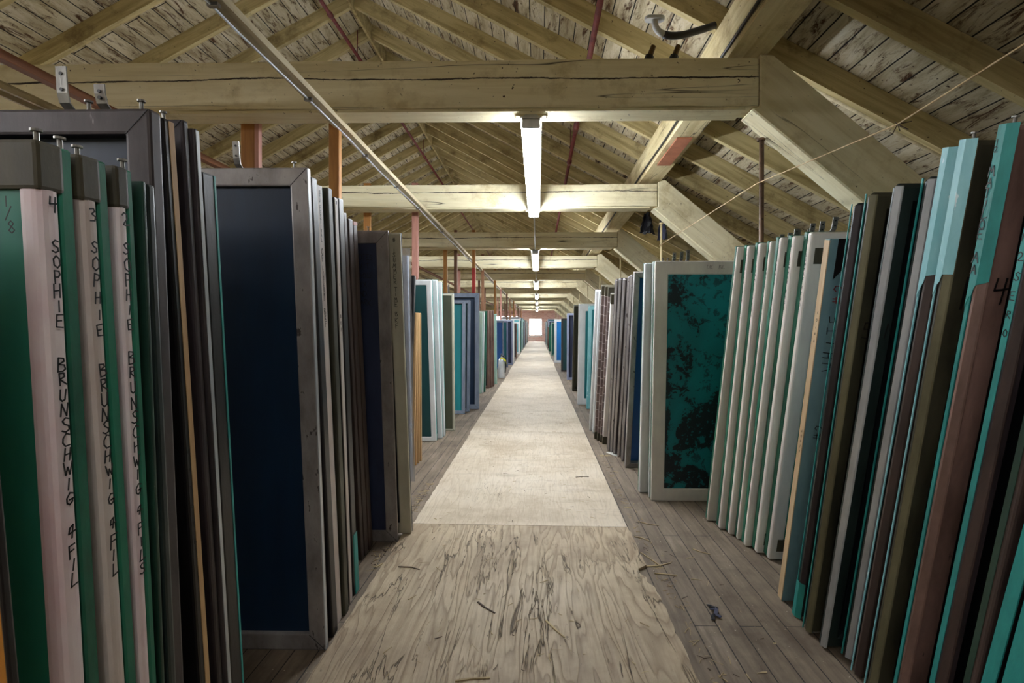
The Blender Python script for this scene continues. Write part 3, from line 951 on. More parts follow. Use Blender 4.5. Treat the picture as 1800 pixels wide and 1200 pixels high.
RS('grey-blue board with a bare wood edge and red number 2', (1450, 423), (1367, 1049), None, 'solid', m_gblue, None, tmax=0.03, side_strip=(m_wood, 0.0, 1.0), W=0.95, black_top=True,
   text=[('C0I8A', 552, 600), ('60018', 755, 790)], tsz=0.010, rtext=[('2#', 0.055, 0.17, 0.05, m_red), ('WHITE', 0.052, 0.28, 0.05, m_ink), ('2#', 0.055, 0.70, 0.045, m_ink)])
wt = [((1413, 414), (1341, 974)), ((1385, 420), (1320, 963)), ((1364, 422), (1302, 953)), ((1348, 428), (1290, 942)), ((1327, 432), (1274, 932)), ((1308, 436), (1258, 923)), ((1292, 437), (1239, 911))]
for j, (a, c) in enumerate(wt):
    lab = ['white-edged green screen marked 7, nearest and most exposed of the row of seven', 'white-edged green screen sixth from the teal floral screen', 'white-edged green screen fifth from the teal floral screen',
           'thinner white-edged green screen, fourth from the teal floral screen', 'white-edged green screen third from the teal floral screen', 'white-edged green screen second from the teal floral screen', 'white-edged green screen marked 1, right beside the teal floral screen'][j]
    n_ = str(7 - j)
    RS(lab, a, c, None, 'taped', m_green, g_sea, m_tape, tmax=0.045 if j == 3 else 0.062, W=1.0, tb=0.062, tfrac=0.52,
       text=[(n_, a[1] + 18, a[1] + 18), ('SUMMER', a[1] + 40, a[1] + 80), ('BKGD', a[1] + 95, a[1] + 125)], tsz=0.011, tpos=0.28,
       olive=(0.021, 0.11, 0.062, 0.128) if j != 3 else None, straps=((0.09 + 0.02 * j, 0.02, 0.062),) if j not in (3,) else ((0.11, 0.02, 0.058), (0.17, 0.02, 0.058)), bolts=((0.2, 0.01),) if j == 0 else (), btape=(j in (0, 1)))
RS('teal floral patterned screen with wide white border', (1149.5, 460), (1142, 877), None, 'taped', m_green, g_floral, m_tape, tmax=0.036, W=1.0, tb=0.085, tfrac=0.62,
   straps=((0.12, 0.02, 0.052), (0.165, 0.02, 0.058), (0.205, 0.02, 0.068)), bolts=((0.05, 0.01), (0.08, 0.01)), ftext=[('DK', 0.33, 0.04, 0.026, 0, m_alud), ('BL', 0.405, 0.04, 0.026, 0, m_alud)])
RS('narrow white and green screen sandwiched behind the floral one', (1146, 461), (1138.5, 872), None, 'taped', m_green, g_sea, m_tapew, tmax=0.03, W=1.0)
RS('white screen with green back edge, left of the floral one', (1131, 464), (1121, 862), None, 'taped', m_green, g_sea, m_tapew, tmax=0.06, W=1.0, tb=0.07, tfrac=0.75)
RS('grey metal frame with vivid blue gauze', (1113, 480), (1097, 819), None, 'open', m_alu, g_blue, tmax=0.05, W=1.0)
for j, (a, c) in enumerate((((1106, 485), (1090, 808)), ((1102, 488), (1084, 801)), ((1094, 491), (1076, 796)), ((1087, 491), (1071, 793)), ((1080.5, 493), (1066, 790)))):
    RS('dark grey metal frame, %s to the left of the vivid blue one' % ORD[j + 1], a, c, None, 'open', m_alud, g_dark, tmax=0.05, W=1.0, edge=m_alu)
RS('short white screen with olive taped top and foot', (1073, 519), (1058, 778), None, 'taped', m_tapew, g_olive, m_tape, tmax=0.05, W=0.9, olive='band', tb=0.05, foot=True, text=[('LEAF', 530, 565)], tsz=0.012, tfrac=0.9)
for j, (a, c) in enumerate((((1068.5, 506), (1054, 775)), ((1063, 505), (1049, 772)), ((1057, 504), (1044, 769)))):
    RS('brown screen ruled with white ticks, %s of three with olive tops' % ORD[j + 1], a, c, None, 'plain', m_tick, g_dark, tmax=0.05, W=0.9, olive='band', foot=True)
RS('white screen with brown back edge, nearer of the bright white pair', (1051.5, 512), (1040.5, 759), None, 'taped', m_brown, g_olive, m_tapew, tmax=0.06, W=0.85, tfrac=0.8)
RS('white screen with brown back edge, farther of the bright white pair', (1046, 512), (1035, 755), None, 'taped', m_brown, g_olive, m_tapew, tmax=0.06, W=0.85, tfrac=0.8)
RS('slim pale screen with bright teal gauze edge', (1034, 538), (1030.5, 718), None, 'taped', m_teal, g_teal, m_ltblue, tmax=0.05, W=0.85)
RS('white screen with teal gauze and rounded foot', (1017, 535), (1014.5, 710), None, 'taped', m_tapew, g_teal, m_tapew, tmax=0.07, W=0.9, tb=0.10, tfrac=0.9)
RS('dark olive-brown frame beside the rounded white screen', (1008.5, 538), (1005, 686), None, 'plain', m_oliv, g_olive, tmax=0.08, W=0.85)
RS('pale grey screen seen edge on, left of the olive-brown frame', (999.5, 551), (996, 667), None, 'plain', m_lav, g_slate, tmax=0.08, W=0.8)
RS('dark frame with bottle green gauze, far along the right side', (987, 560), (986, 652), None, 'open', m_alud, g_dkteal, tmax=0.12, W=0.8, gfront=True)
RS('bright blue screen with white border, far along the right side', (973.5, 561), (972.5, 637), None, 'taped', m_tapew, g_bright, m_tapew, tmax=0.05, W=0.8, xmin=0.53, tb=0.075)
RS('pale green edged screen just past the bright blue one', (968, 567), (968, 625), None, 'plain', m_pale, g_teal, W=0.8, xmin=0.54)
RS('sea green gauze screen near the end window', (963, 571), (963, 617), None, 'plain', m_green, g_sea, W=0.8, xmin=0.535, gfront=True)
RS('purple-brown frame near the end window', (958, 575), (958.5, 612), None, 'plain', m_rust, g_dark, W=0.8, xmin=0.54)

# ---- work out how thick each can be without touching its neighbour, then build
def depth_at(d, z):
    return d['yb'] - d['k'] * z


for side in (-1, 1):
    row = sorted([d for d in SC if d['side'] == side], key=lambda d: d['yb'])
    for a, c in zip(row, row[1:]):
        zt = min(a['zt'], c['zt'])
        gap = min(c['yb'] - a['yb'], depth_at(c, zt) - depth_at(a, zt))
        tgt = a if side < 0 else c
        tgt['t'] = max(0.008, min(tgt['tmax'], gap - 0.005))
        if gap < 0.012:
            print('TIGHT', side, round(gap, 4), tgt['label'])
    (row[-1] if side < 0 else row[0])['t'] = (row[-1] if side < 0 else row[0])['tmax']


def strap_bm(h, s):
    bm = bmesh.new()
    w_ = 0.0105
    prof = [(0.02, 0.0015), (0.0, 0.003), (-0.010, 0.012), (-0.014, 0.03), (-0.015, h)]
    for (y0, z0), (y1, z1) in zip(prof, prof[1:]):
        a = [bm.verts.new((x, y + o_, z)) for (y, z) in ((y0, z0), (y1, z1)) for x in (-w_, w_) for o_ in (-0.0015, 0.0015)]
        for f in ((0, 1, 3, 2), (4, 6, 7, 5), (0, 4, 5, 1), (2, 3, 7, 6), (0, 2, 6, 4), (1, 5, 7, 3)):
            bm.faces.new([a[q] for q in f])
    return bm


def build_screen(d):
    s, t, W = d['side'], d['t'], d['W']
    th = math.atan(d['k'])
    L = d['L'] or (d['zt'] - d['z0']) / math.cos(th)
    yf = d['yb'] if s < 0 else d['yb'] - t / math.cos(th)
    lift = t * math.sin(-th) if th < 0 else 0.0
    root = empty('printing_screen', (d['X'], yf, d['z0'] + lift + 0.0005), d['label'], 'printing screen', d['group'])
    root.rotation_euler = (th, 0, 0)
    E = d['x']
    b, st = d['b'], d['style']
    far = d['yb'] > 12
    y_g = t - 0.006
    if st == 'taped':
        tb, tf = E.get('tb', 0.052), E.get('tfrac', 0.6)
        ym = t * tf
        bm = bmesh.new()
        ring(bm, W, L, min(tb, 0.045), ym, t, s)
        mk('frame', bm, d['frame'], root, 0.0 if far else min(0.003, t * 0.15))
        bm = bmesh.new()
        ring(bm, W, L, tb, 0.0, ym - 0.0004, s, 0.0006)
        mk('edge_tape', bm, d['tape'], root, 0.0 if far else min(0.012, ym * 0.42), 3, smooth=False)
        y_g = min(0.004, ym * 0.4)
        b = tb
    elif st == 'solid':
        bm = bmesh.new()
        box(bm, *sorted((0, s * W)), 0, t, 0, L)
        mk('board', bm, d['frame'], root, 0.002)
    else:
        bm = bmesh.new()
        ring(bm, W, L, b, 0, t, s)
        mk('frame', bm, d['frame'], root, 0.0 if far else (min(0.0125, t * 0.44) if E.get('edge') is not None else min(d['bev'], t * 0.3)), 1 if E.get('edge') is not None else 2)
        y_g = 0.003 if E.get('gfront') or d['gauze'] is g_orange else max(t - 0.007, 0.003)
    if st == 'open' and not far:
        for zc, dz in ((L, -1), (0.0, 1)):
            bm = bmesh.new()
            bar(bm, (s * 0.003, -0.0002, zc + dz * 0.003), (s * (b - 0.001), -0.0002, zc + dz * (b - 0.001)), 0.0016, 0.0016)
            mk('weld_seam', bm, m_black, root)
    if d['gauze'] is not None:
        bm = bmesh.new()
        e = b - 0.004
        box(bm, *sorted((s * e, s * (W - e))), y_g, y_g + 0.0015, e, L - e)
        mk('gauze', bm, d['gauze'], root)
    if d['side_strip']:
        mt, f0, f1 = d['side_strip']
        bm = bmesh.new()
        box(bm, *sorted((s * 0.002, -s * 0.0012)), t * f0, t * f1 + 0.0006, 0.003, L - 0.004)
        mk('painted_edge', bm, mt, root)
    if E.get('edge') is not None and not far:  # strip over the chamfer; a paler tone stands for its highlight
        bm = bmesh.new()
        q = min(0.013, t * 0.45)
        a = [(s * -0.001, q), (s * q, -0.001), (s * (q + 0.006), -0.001), (s * q, q)]
        lo = [bm.verts.new((x, y, 0.004)) for x, y in a]
        hi = [bm.verts.new((x, y, L - 0.006)) for x, y in a]
        bm.faces.new(lo)
        bm.faces.new(hi)
        for j in range(4):
            bm.faces.new((lo[j], lo[(j + 1) % 4], hi[(j + 1) % 4], hi[j]))
        mk('highlight_edge', bm, E['edge'], root, 0.002)
    if d['patch']:
        mt, f0, f1 = d['patch']
        bm = bmesh.new()
        rg = random.Random(len(d['label']))
        z0, z1 = L * f0, L * f1
        n = 7
        lowz = [z0 - 0.05 + 0.07 * q_ / n + rg.uniform(-0.006, 0.006) if f0 > 0 else 0.002 for q_ in range(n)]
        # paint covers the aisle-side face and turns a little onto the front
        q = min(0.013, t * 0.45)
        cols = [(-s * 0.0022, t + 0.001 - (t + 0.001 - q) * j / (n - 2)) for j in range(n - 1)] + [(s * q, -0.0026)]
        for j in range(n - 1):
            (xa, ya), (xb, yb) = cols[j], cols[j + 1]
            vs = [bm.verts.new((xa, ya, lowz[j])), bm.verts.new((xb, yb, lowz[j + 1])), bm.verts.new((xb, yb, z1)), bm.verts.new((xa, ya, z1))]
            bm.faces.new(vs)
        bmesh.ops.remove_doubles(bm, verts=bm.verts[:], dist=1e-5)
        o = mk('paint_patch', bm, mt, root)
        md = o.modifiers.new('solid', 'SOLIDIFY')
        md.thickness = 0.0012
        md.offset = 0
    if d['olive'] == 'band':
        h = 0.070 if s < 0 else 0.085
        bm = bmesh.new()
        y1 = t * 0.72 if st == 'taped' else t * 0.9
        box(bm, *sorted((-s * 0.0018, s * W)), -0.0018, y1, L - h, L + 0.0018)
        mk('olive_tape', bm, m_olive, root, 0.003 if st == 'plain' else 0.006, 2)
    elif d['olive']:
        x0, x1, z0, z1 = d['olive']
        bm = bmesh.new()
        box(bm, *sorted((s * x0, s * x1)), -0.0016, 0.006, L - z1, L - z0)
        mk('olive_tape', bm, m_olive, root)
    if E.get('btape'):
        bm = bmesh.new()
        box(bm, *sorted((s * 0.03, s * 0.13)), -0.0016, 0.006, 0.05, 0.115)
        mk('olive_tape', bm, m_olive, root)
    if E.get('foot'):
        bm = bmesh.new()
        box(bm, *sorted((-s * 0.0018, s * W)), -0.0018, t * 0.8, 0.001, 0.085)
        mk('foot_tape', bm, m_olive, root)
    if d['cap'] is not None:
        bm = bmesh.new()
        box(bm, *sorted((-s * 0.001, s * 0.06)), -0.001, t + 0.001, L - 0.02, L + 0.001)
        mk('painted_corner', bm, d['cap'], root, 0.003)
    if E.get('black_top'):
        bm = bmesh.new()
        prism(bm, [(s * 0.028, L - 0.14), (s * 0.07, L - 0.09), (s * 0.105, L - 0.06), (s * W, L - 0.06), (s * W, L + 0.001), (s * 0.03, L + 0.001)], -0.0012, 0.004)
        mk('black_paint', bm, m_black, root)
    if E.get('wrap'):
        bm = bmesh.new()
        rg = random.Random(3)
        bmesh.ops.create_grid(bm, x_segments=10, y_segments=24, size=0.5)
        for v in bm.verts:
            x, z = v.co.x + 0.5, v.co.y + 0.5
            v.co = Vector((s * (x * 0.75 - 0.03), -0.02 + rg.uniform(-0.014, 0.010), z * (L + 0.05)))
        o = mk('plastic_wrap', bm, m_wrap, root, smooth=True)
    for x, y in d['bolts']:
        bm = bmesh.new()
        tube(bm, [(s * x, min(y, t - 0.006), L - 0.004), (s * x, min(y, t - 0.006), L + 0.017)], 0.0035)
        tube(bm, [(s * x, min(y, t - 0.006), L + 0.016), (s * x, min(y, t - 0.006), L + 0.0195)], 0.0075, 10)
        mk('bolt', bm, m_steel, root)
    for x, y, h in d['straps']:
        o = mk('hanging_strap', strap_bm(h, s), m_steel, root)
        o.location = (s * x, min(y, t * 0.6), L)
        # two screw holes shown as dark studs
        bm = bmesh.new()
        for zz_ in (h - 0.014, h * 0.45):
            tube(bm, [(0, -0.0175, zz_), (0, -0.0125, zz_)], 0.0035, 8)
        mk('screw', bm, m_black, o)
    # --- handwriting
    up, nf = Vector((0, 0, 1)), Vector((0, -1, 0))
    rside = Vector((0, -s, 0))
    rfront = Vector((1, 0, 0))
    yb, kk = d['yb'], d['k']

    def w_at(v):
        a = (VPY - v) / FPX
        return ((EYE + a * yb) / (1 + a * kk) - d['z0']) / math.cos(th)

    if d['text']:
        rg = random.Random(int(d['yb'] * 1000))
        yt = t * E.get('tpos', 0.32 if s < 0 else 0.4)
        if st == 'plain' and s < 0:
            yt = t * 0.38
        for word, v0, v1 in d['text']:
            n = len(word)
            bm = bmesh.new()
            w0, w1 = w_at(v0), w_at(v1)
            stp = (w0 - w1) / max(n - 1, 1)
            size = E.get('tsz') or min(0.024 if d['t'] > 0.055 else 0.020, (stp * 0.85 if n > 1 else 0.022))
            size = min(size, stp * 0.9) if n > 1 else size
            size = max(size, 0.008)
            off = 0.0034 if d['patch'] else (0.0026 if st == 'taped' else 0.0014)
            strokes(bm, word, (-s * off, yt, w0), rside, up, Vector((-s, 0, 0)), size, thick=size * 0.12, step=Vector((0, 0, -stp)), rg=rg)
            mk('handwriting', bm, m_ink, root)
    byc = {}
    for word, x, zd, size, rot, mt in d['ftext']:
        bm = byc.setdefault((word, x, zd), (bmesh.new(), mt))[0]
        strokes(bm, word, (s * x, -0.0014, L - zd), rfront, up, nf, size, thick=size * 0.07)
    for word, x, zd, size, mt in E.get('rtext', ()):
        bm = byc.setdefault((word, zd), (bmesh.new(), mt))[0]
        r_ = word if word != '2#' else '2#'
        word = word[::-1] if word != '2#' else word
        strokes(bm, word, (s * x, -0.0014, L - zd), up, -rfront, nf, size * 0.8, thick=size * 0.06, step=Vector((0, 0, -size * 0.9)))
    for word, v0, v1 in E.get('fcol', ()):
        bm = byc.setdefault(word, (bmesh.new(), m_ink))[0]
        w0, w1 = w_at(v0), w_at(v1)
        n = len(word)
        stp = (w0 - w1) / max(n - 1, 1)
        strokes(bm, word, (s * 0.033, -0.0012, w0), rfront, up, nf, 0.021, thick=0.0022, step=Vector((0, 0, -stp)))
    for j, word in enumerate(E.get('gtext', ())):
        bm = byc.setdefault((word, j), (bmesh.new(), m_black))[0]
        strokes(bm, word, (s * (b + 0.10), y_g - 0.001, L - 0.13 - 0.045 * j), rfront, up, nf, 0.026, thick=0.0022, adv=0.018)
    for bm, mt in byc.values():
        mk('handwriting', bm, mt, root)
    return root


for d in SC:
    build_screen(d)

# ---- far stacks along the aisle, a few pixels each in the photo
far_pal = [(m_grey, g_teal), (m_lav, g_slate), (m_tapew, g_ltteal), (m_rust, g_dark), (m_purple, g_dark), (m_green, g_sea), (m_pale, g_teal), (m_alu, g_navy)]
rg = random.Random(21)
for s in (-1, 1):
    side = 'left' if s < 0 else 'right'
    y = 21.7 if s < 0 else 28.0
    while y < 39.0:
        near = [t for t in TR if t[0] - 0.1 < y < t[1] + 0.2]
        if near:
            y = near[0][1] + 0.22
            continue
        fr, gz = rg.choice(far_pal)
        L = rg.uniform(1.42, 1.62)
        t = rg.uniform(0.04, 0.06)
        o = empty('printing_screen', (s * (rg.uniform(0.76, 0.84) if s < 0 else rg.uniform(0.56, 0.66)), y, 0.0005),
                  'distant screen seen as a sliver on the %s, towards the end window' % side,
                  'printing screen', 'distant screens on the %s side' % side)
        bm = bmesh.new()
        ring(bm, 0.8, L, 0.05, 0, t, s)
        mk('frame', bm, fr, o)
        bm = bmesh.new()
        box(bm, *sorted((s * 0.046, s * 0.754)), 0.01, 0.012, 0.046, L - 0.046)
        mk('gauze', bm, gz, o)
        y += t + rg.choice((0.03, 0.05, 0.12, 0.45))

# ------------------------------------------------------------------ posts on the left, rods on the right
def post(x, i, wd, mat, lab, top=None, half=None):
    y0 = TR[i][1] + 0.004
    zt = top if top is not None else EYE + HB + 0.32
    o = empty('wooden_post', (x, y0, 0), lab, 'post', 'wooden posts on the left')
    bm = bmesh.new()
    box(bm, -wd / 2, wd / 2, 0, 0.045, 0, zt)
    mk('post_board', bm, mat, o, 0.003)
    if half is not None:
        bm = bmesh.new()
        box(bm, wd / 2 + 0.0005, wd / 2 + 0.026, 0.002, 0.040, 0, zt - 0.06)
        mk('side_lath', bm, half, o)


post(-1.285, 1, 0.066, m_postA, 'amber wooden post under the nearest truss, closest to the aisle')
post(-1.835, 1, 0.088, m_postA, 'amber wooden post with a pinkish side lath under the nearest truss', half=m_postP)
post(-2.80, 1, 0.07, m_postB, 'brown wooden post end showing above the nearest truss at far left')
post(-1.93, 2, 0.075, m_postA, 'short-looking amber post under the second truss')
post(-1.385, 2, 0.07, m_postP, 'pinkish wooden post under the second truss, closest to the aisle')
post(-1.55, 3, 0.062, m_postA, 'amber post with dark top under the third truss, left of the brown one')
post(-1.375, 3, 0.055, m_postB, 'dark brown post under the third truss')
post(-1.07, 3, 0.05, m_postA, 'post under the third truss with its lower half painted red', half=None)
bm = bmesh.new()
box(bm, -0.0262, 0.0262, -0.0012, 0.0462, 0.4, EYE + 0.99)
o_ = mk('red_paint', bm, m_postR, [o for o in COL.objects if o.get('label', '').startswith('post under the third')][0])
pm = [m_postB, m_postA, m_postP, m_postB]
for i in range(4, len(TR)):
    for j, x in enumerate((-1.18, -1.62) if i % 2 else (-1.22, -1.75)):
        post(x, i, 0.06, pm[(i + j * 2) % 4], 'wooden post under the %s truss, %s the aisle' % (ORD[i] if i < 16 else 'last', 'nearer' if j == 0 else 'farther from'))

for i in range(1, len(TR)):
    y = TR[i][1] - 0.025
    x = 1.375
    zt = EYE + 1.60 - 0.84 * (x - 1.386) - 0.445
    o = empty('hanging_rod', (x, y, 0), ('rusty iron rod below the nearest strut on the right' if i == 1 else 'cream painted rod below the %s strut on the right' % ORD[i]), 'rod', 'rods below the struts on the right')
    bm = bmesh.new()
    tube(bm, [(0, 0, 0), (0.0, 0, zt * 0.5), (0.004 if i == 1 else 0, 0, zt)], 0.0145 if i == 1 else 0.012, 10)
    mk('rod', bm, m_rod if i == 1 else m_rodc, o, smooth=True)
    bm = bmesh.new()
    tube(bm, [(0, 0, zt - 0.018), (0, 0, zt - 0.004)], 0.024, 6)
    mk('nut', bm, m_rod if i == 1 else m_rodc, o)

# ------------------------------------------------------------------ lamps
lamp_bays = [(-1, 0, -0.04)] + [(i, i + 1, -0.04) for i in range(1, len(TR) - 1, 2)] + [(-1, 0, -4.22)] + [(i, i + 1, -4.22) for i in range(1, 10, 2)]
for j, (a, c, xl) in enumerate(lamp_bays):
    y0 = TR[a][0] + 0.05 if a >= 0 else -2.2
    y1 = TR[c][1] - 0.05
    if xl < -1:
        lab = 'fluorescent lamp over the neighbouring aisle, hidden behind the left screens'
    elif a < 0:
        lab = 'white twin-tube fluorescent lamp over the camera, out of the picture'
    else:
        lab = ['white twin-tube fluorescent lamp, nearest and longest in view', 'lit fluorescent lamp, second down the aisle', 'lit fluorescent lamp, third down the aisle', 'lit fluorescent lamp, fourth down the aisle',
               'lit fluorescent lamp, fifth down the aisle', 'lit fluorescent lamp, sixth down the aisle', 'lit fluorescent lamp, seventh down the aisle'][j - 1]
    L = min(y1 - y0, 2.5)
    o = empty('fluorescent_lamp', (xl, y0, EYE + HB - 0.031), lab, 'lamp', 'fluorescent lamps over the aisle' if xl > -1 else 'lamps over the neighbouring aisle')
    bm = bmesh.new()
    prism(bm, [(-0.034, 0), (-0.064, -0.016), (-0.064, -0.019), (0.064, -0.019), (0.064, -0.016), (0.034, 0)], 0, L)
    mk('reflector', bm, m_lamp, o)
    for x in (-0.036, 0.036):
        for q in range(2):
            bm = bmesh.new()
            a0, a1 = 0.04 + q * (L / 2 - 0.01), L / 2 - 0.02 + q * (L / 2 - 0.01)
            tube(bm, [(x, a0, -0.052), (x, a1, -0.052)], 0.018, 12)
            mk('tube', bm, (m_tubed if xl > -1 else m_tubem) if a < 0 else m_tube, o, smooth=True)
    for yq in (0.02, L / 2, L - 0.02):
        bm = bmesh.new()
        box(bm, -0.055, 0.055, yq - 0.012, yq + 0.012, -0.074, -0.018)
        mk('tube_holder', bm, m_lamp, o, 0.004)
# conduit between lamps
bm = bmesh.new()
tube(bm, [(-0.04, TR[2][1] - 0.02, EYE + HB - 0.036), (-0.04, TR[3][0] + 0.04, EYE + HB - 0.036)], 0.009)
tag(mk('lamp_conduit', bm, m_lamp, smooth=True), 'thin white conduit joining the first and second lamps', 'conduit')
for i in range(4, len(TR) - 1, 2):
    bm = bmesh.new()
    tube(bm, [(-0.04, TR[i][1] - 0.02, EYE + HB - 0.036), (-0.04, TR[i + 1][0] + 0.04, EYE + HB - 0.036)], 0.009)
    tag(mk('lamp_conduit', bm, m_lamp, smooth=True), 'thin white conduit between lamps, beyond the %s truss' % ORD[i], 'conduit', 'conduits between the lamps')

# ------------------------------------------------------------------ battens and wiring on the left
zb = EYE + HB - 0.020
o = empty('wiring_batten', (-1.245, 0, zb), 'long cream batten carrying a wire, running under the trusses left of the lamps', 'wiring batten')
bm = bmesh.new()
box(bm, -0.035, 0.035, 0.3, 39.5, -0.036, -0.002)
wobbly(bm, 30, 0.002)
mk('batten_board', bm, RACE, o)
bm = bmesh.new()
tube(bm, [(-0.012 + 0.008 * math.sin(q * 1.7), 0.3 + q * 0.6, -0.043 - 0.003 * math.sin(q * 2.3)) for q in range(0, 66)], 0.0055, 6)
mk('cable', bm, m_silver, o, smooth=True)
for y in (1.1, 1.9, 2.7, 3.6, 4.4, 5.2, 6.5, 7.6, 9.0):
    bm = bmesh.new()
    box(bm, -0.030, 0.012, y, y + 0.02, -0.051, -0.034)
    mk('cable_clip', bm, m_steel, o)
bm = bmesh.new()
box(bm, -2.53, -2.475, 0.5, 39.5, zb - 0.046, zb - 0.002)
tag(mk('wood_batten', bm, m_brownboard, None, 0.004), 'reddish brown batten running under the trusses at far left', 'batten')
o = empty('metal_channel', (-2.85, 0, zb), 'dull cream channel running beside the reddish batten at far left', 'channel')
bm = bmesh.new()
box(bm, -0.05, 0.05, 0.6, 39.5, -0.016, -0.002)
mk('channel_top', bm, RACE, o)
for x in (-0.05, 0.035):
    bm = bmesh.new()
    box(bm, x, x + 0.015, 0.6, 39.5, -0.045, -0.0165)
    mk('channel_flange', bm, RACE, o)

# ------------------------------------------------------------------ pipes
def pipe(name, pts, r, mat, lab, cat, couplings=()):
    bm = bmesh.new()
    tube(bm, pts, r, 12)
    if not couplings:
        return tag(mk(name, bm, mat, smooth=True), lab, cat)
    o = empty(name, (0, 0, 0), lab, cat)
    mk('pipe_run', bm, mat, o, smooth=True)
    for y0, y1 in couplings:
        bm = bmesh.new()
        tube(bm, [(pts[0][0], y0, pts[0][2]), (pts[0][0], y1, pts[0][2])], r * 1.45, 12)
        mk('coupling', bm, mat, o, smooth=True)
    return o


pipe('sprinkler_pipe', [(0.41, 1.2, EYE + 2.13), (0.41, 39.5, EYE + 2.13)], 0.022, m_redpipe, 'dark red pipe under the right roof slope, above the lamps', 'pipe', ((5.25, 5.42), (3.0, 3.05), (6.4, 6.5), (9.0, 9.1)))
pipe('sprinkler_pipe', [(-2.27, 2.0, EYE + 3.42), (-2.27, 39.5, EYE + 3.42)], 0.021, m_redpipe, 'dark red pipe close under the ridge', 'pipe', ((5.4, 5.46), (7.6, 7.66), (10.0, 10.06)))
# hangers for the two pipes
for x, zr in ((0.41, EYE + 2.13), (-2.27, EYE + 3.42)):
    par = [o for o in COL.objects if o.name.startswith('sprinkler_pipe') and o.type == 'EMPTY'][0 if x > 0 else 1]
    for y in [q - 0.035 for q in ry[2::6]]:
        bm = bmesh.new()
        tube(bm, [(x, y, zr + 0.018), (x, y, roof_z(x, DEP - 0.002))], 0.005, 6)
        mk('hanger', bm, m_redpipe, par)
# elbow pipe with an oblong flange hanging from a rafter
o = empty('elbow_pipe', (0.70, 3.0, EYE + 1.84), 'white-tipped black elbow pipe with an oblong flange, hanging from the right roof', 'pipe')
def bz(p, n=8):
    out = []
    for i in range(n + 1):
        t = i / n
        q = [Vector(a) for a in p]
        while len(q) > 1:
            q = [a.lerp(b_, t) for a, b_ in zip(q, q[1:])]
        out.append(q[0])
    return out
cur = bz([(0, 0, 0), (0.0, 0.01, -0.09), (0.09, 0.03, -0.09), (0.20, 0.07, -0.05)], 10)
bm = bmesh.new()
tube(bm, cur[:6], 0.019, 12, 0.021)
mk('painted_elbow', bm, m_lamp, o, smooth=True)
bm = bmesh.new()
tube(bm, cur[5:] + [Vector((0.34, 0.12, 0.015)), Vector((0.405, 0.135, 0.045))], 0.022, 12)
mk('black_pipe', bm, m_black, o, smooth=True)
bm = bmesh.new()
tube(bm, [(-0.045, 0, 0.008), (-0.043, 0, 0.009)], 0.001, 6)
bm.free()
bm = bmesh.new()
n = 20
out = []
for i in range(n):
    a = 2 * math.pi * i / n
    out.append((0.028 * math.cos(a) + (0.032 if math.cos(a) > 0 else -0.032), 0.030 * math.sin(a)))
lo = [bm.verts.new((x, y, -0.004)) for x, y in out]
hi = [bm.verts.new((x, y, 0.016)) for x, y in out]
bm.faces.new(lo[::-1])
bm.faces.new(hi)
for i in range(n):
    bm.faces.new((lo[i], lo[(i + 1) % n], hi[(i + 1) % n], hi[i]))
mk('flange', bm, m_lamp, o, 0.003)
for x in (-0.034, 0.034):
    bm = bmesh.new()
    tube(bm, [(x, 0, 0.015), (x, 0, 0.022)], 0.010, 8)
    mk('flange_bolt', bm, m_black, o)
# two capped stubs standing on the nearest tie beam
for q, (x, nm) in enumerate(((0.665, 'left'), (0.815, 'right'))):
    z0 = EYE + HB - 0.01 + 0.284
    o = empty('pipe_stub', (x, 3.03, z0), 'taped brass pipe stub on top of the nearest beam, %s one of two' % nm, 'pipe stub', 'pipe stubs on the beam')
    bm = bmesh.new()
    tube(bm, [(0, 0, 0), (0.004, 0, 0.03), (0.012, 0, 0.055)], 0.030, 10, 0.026)
    mk('black_wrap', bm, m_black, o)
    bm = bmesh.new()
    tube(bm, [(0.012, 0, 0.052), (0.024, 0, 0.085), (0.036, 0, 0.115)], 0.018, 10, 0.016)
    mk('brass_end', bm, m_copper, o)
# conduit along the right roof slope
bm = bmesh.new()
tube(bm, [(1.52, 3.315, roof_z(1.52, 0.045)), (3.6, 3.315, roof_z(3.6, 0.045))], 0.019, 10)
tag(mk('roof_conduit', bm, RACE, smooth=True), 'cream conduit along the side of a rafter, upper right', 'conduit')
# cable on the purlin's edge
bm = bmesh.new()
tube(bm, [(1.128, 2.0 + 0.5 * q, EYE + 1.66 + 0.006 * math.sin(q * 2.1)) for q in range(60)], 0.010, 8)
tag(mk('purlin_cable', bm, m_black, smooth=True), 'black cable along the inner edge of the right purlin', 'cable')
bm = bmesh.new()
prism(bm, [(1.18, EYE + 1.595), (1.31, EYE + 1.595), (1.31, EYE + 1.609), (1.18, EYE + 1.609)], 4.25, 4.95)
tag(mk('patch_board', bm, m_patch), 'orange-brown patch board under the right purlin', 'board')

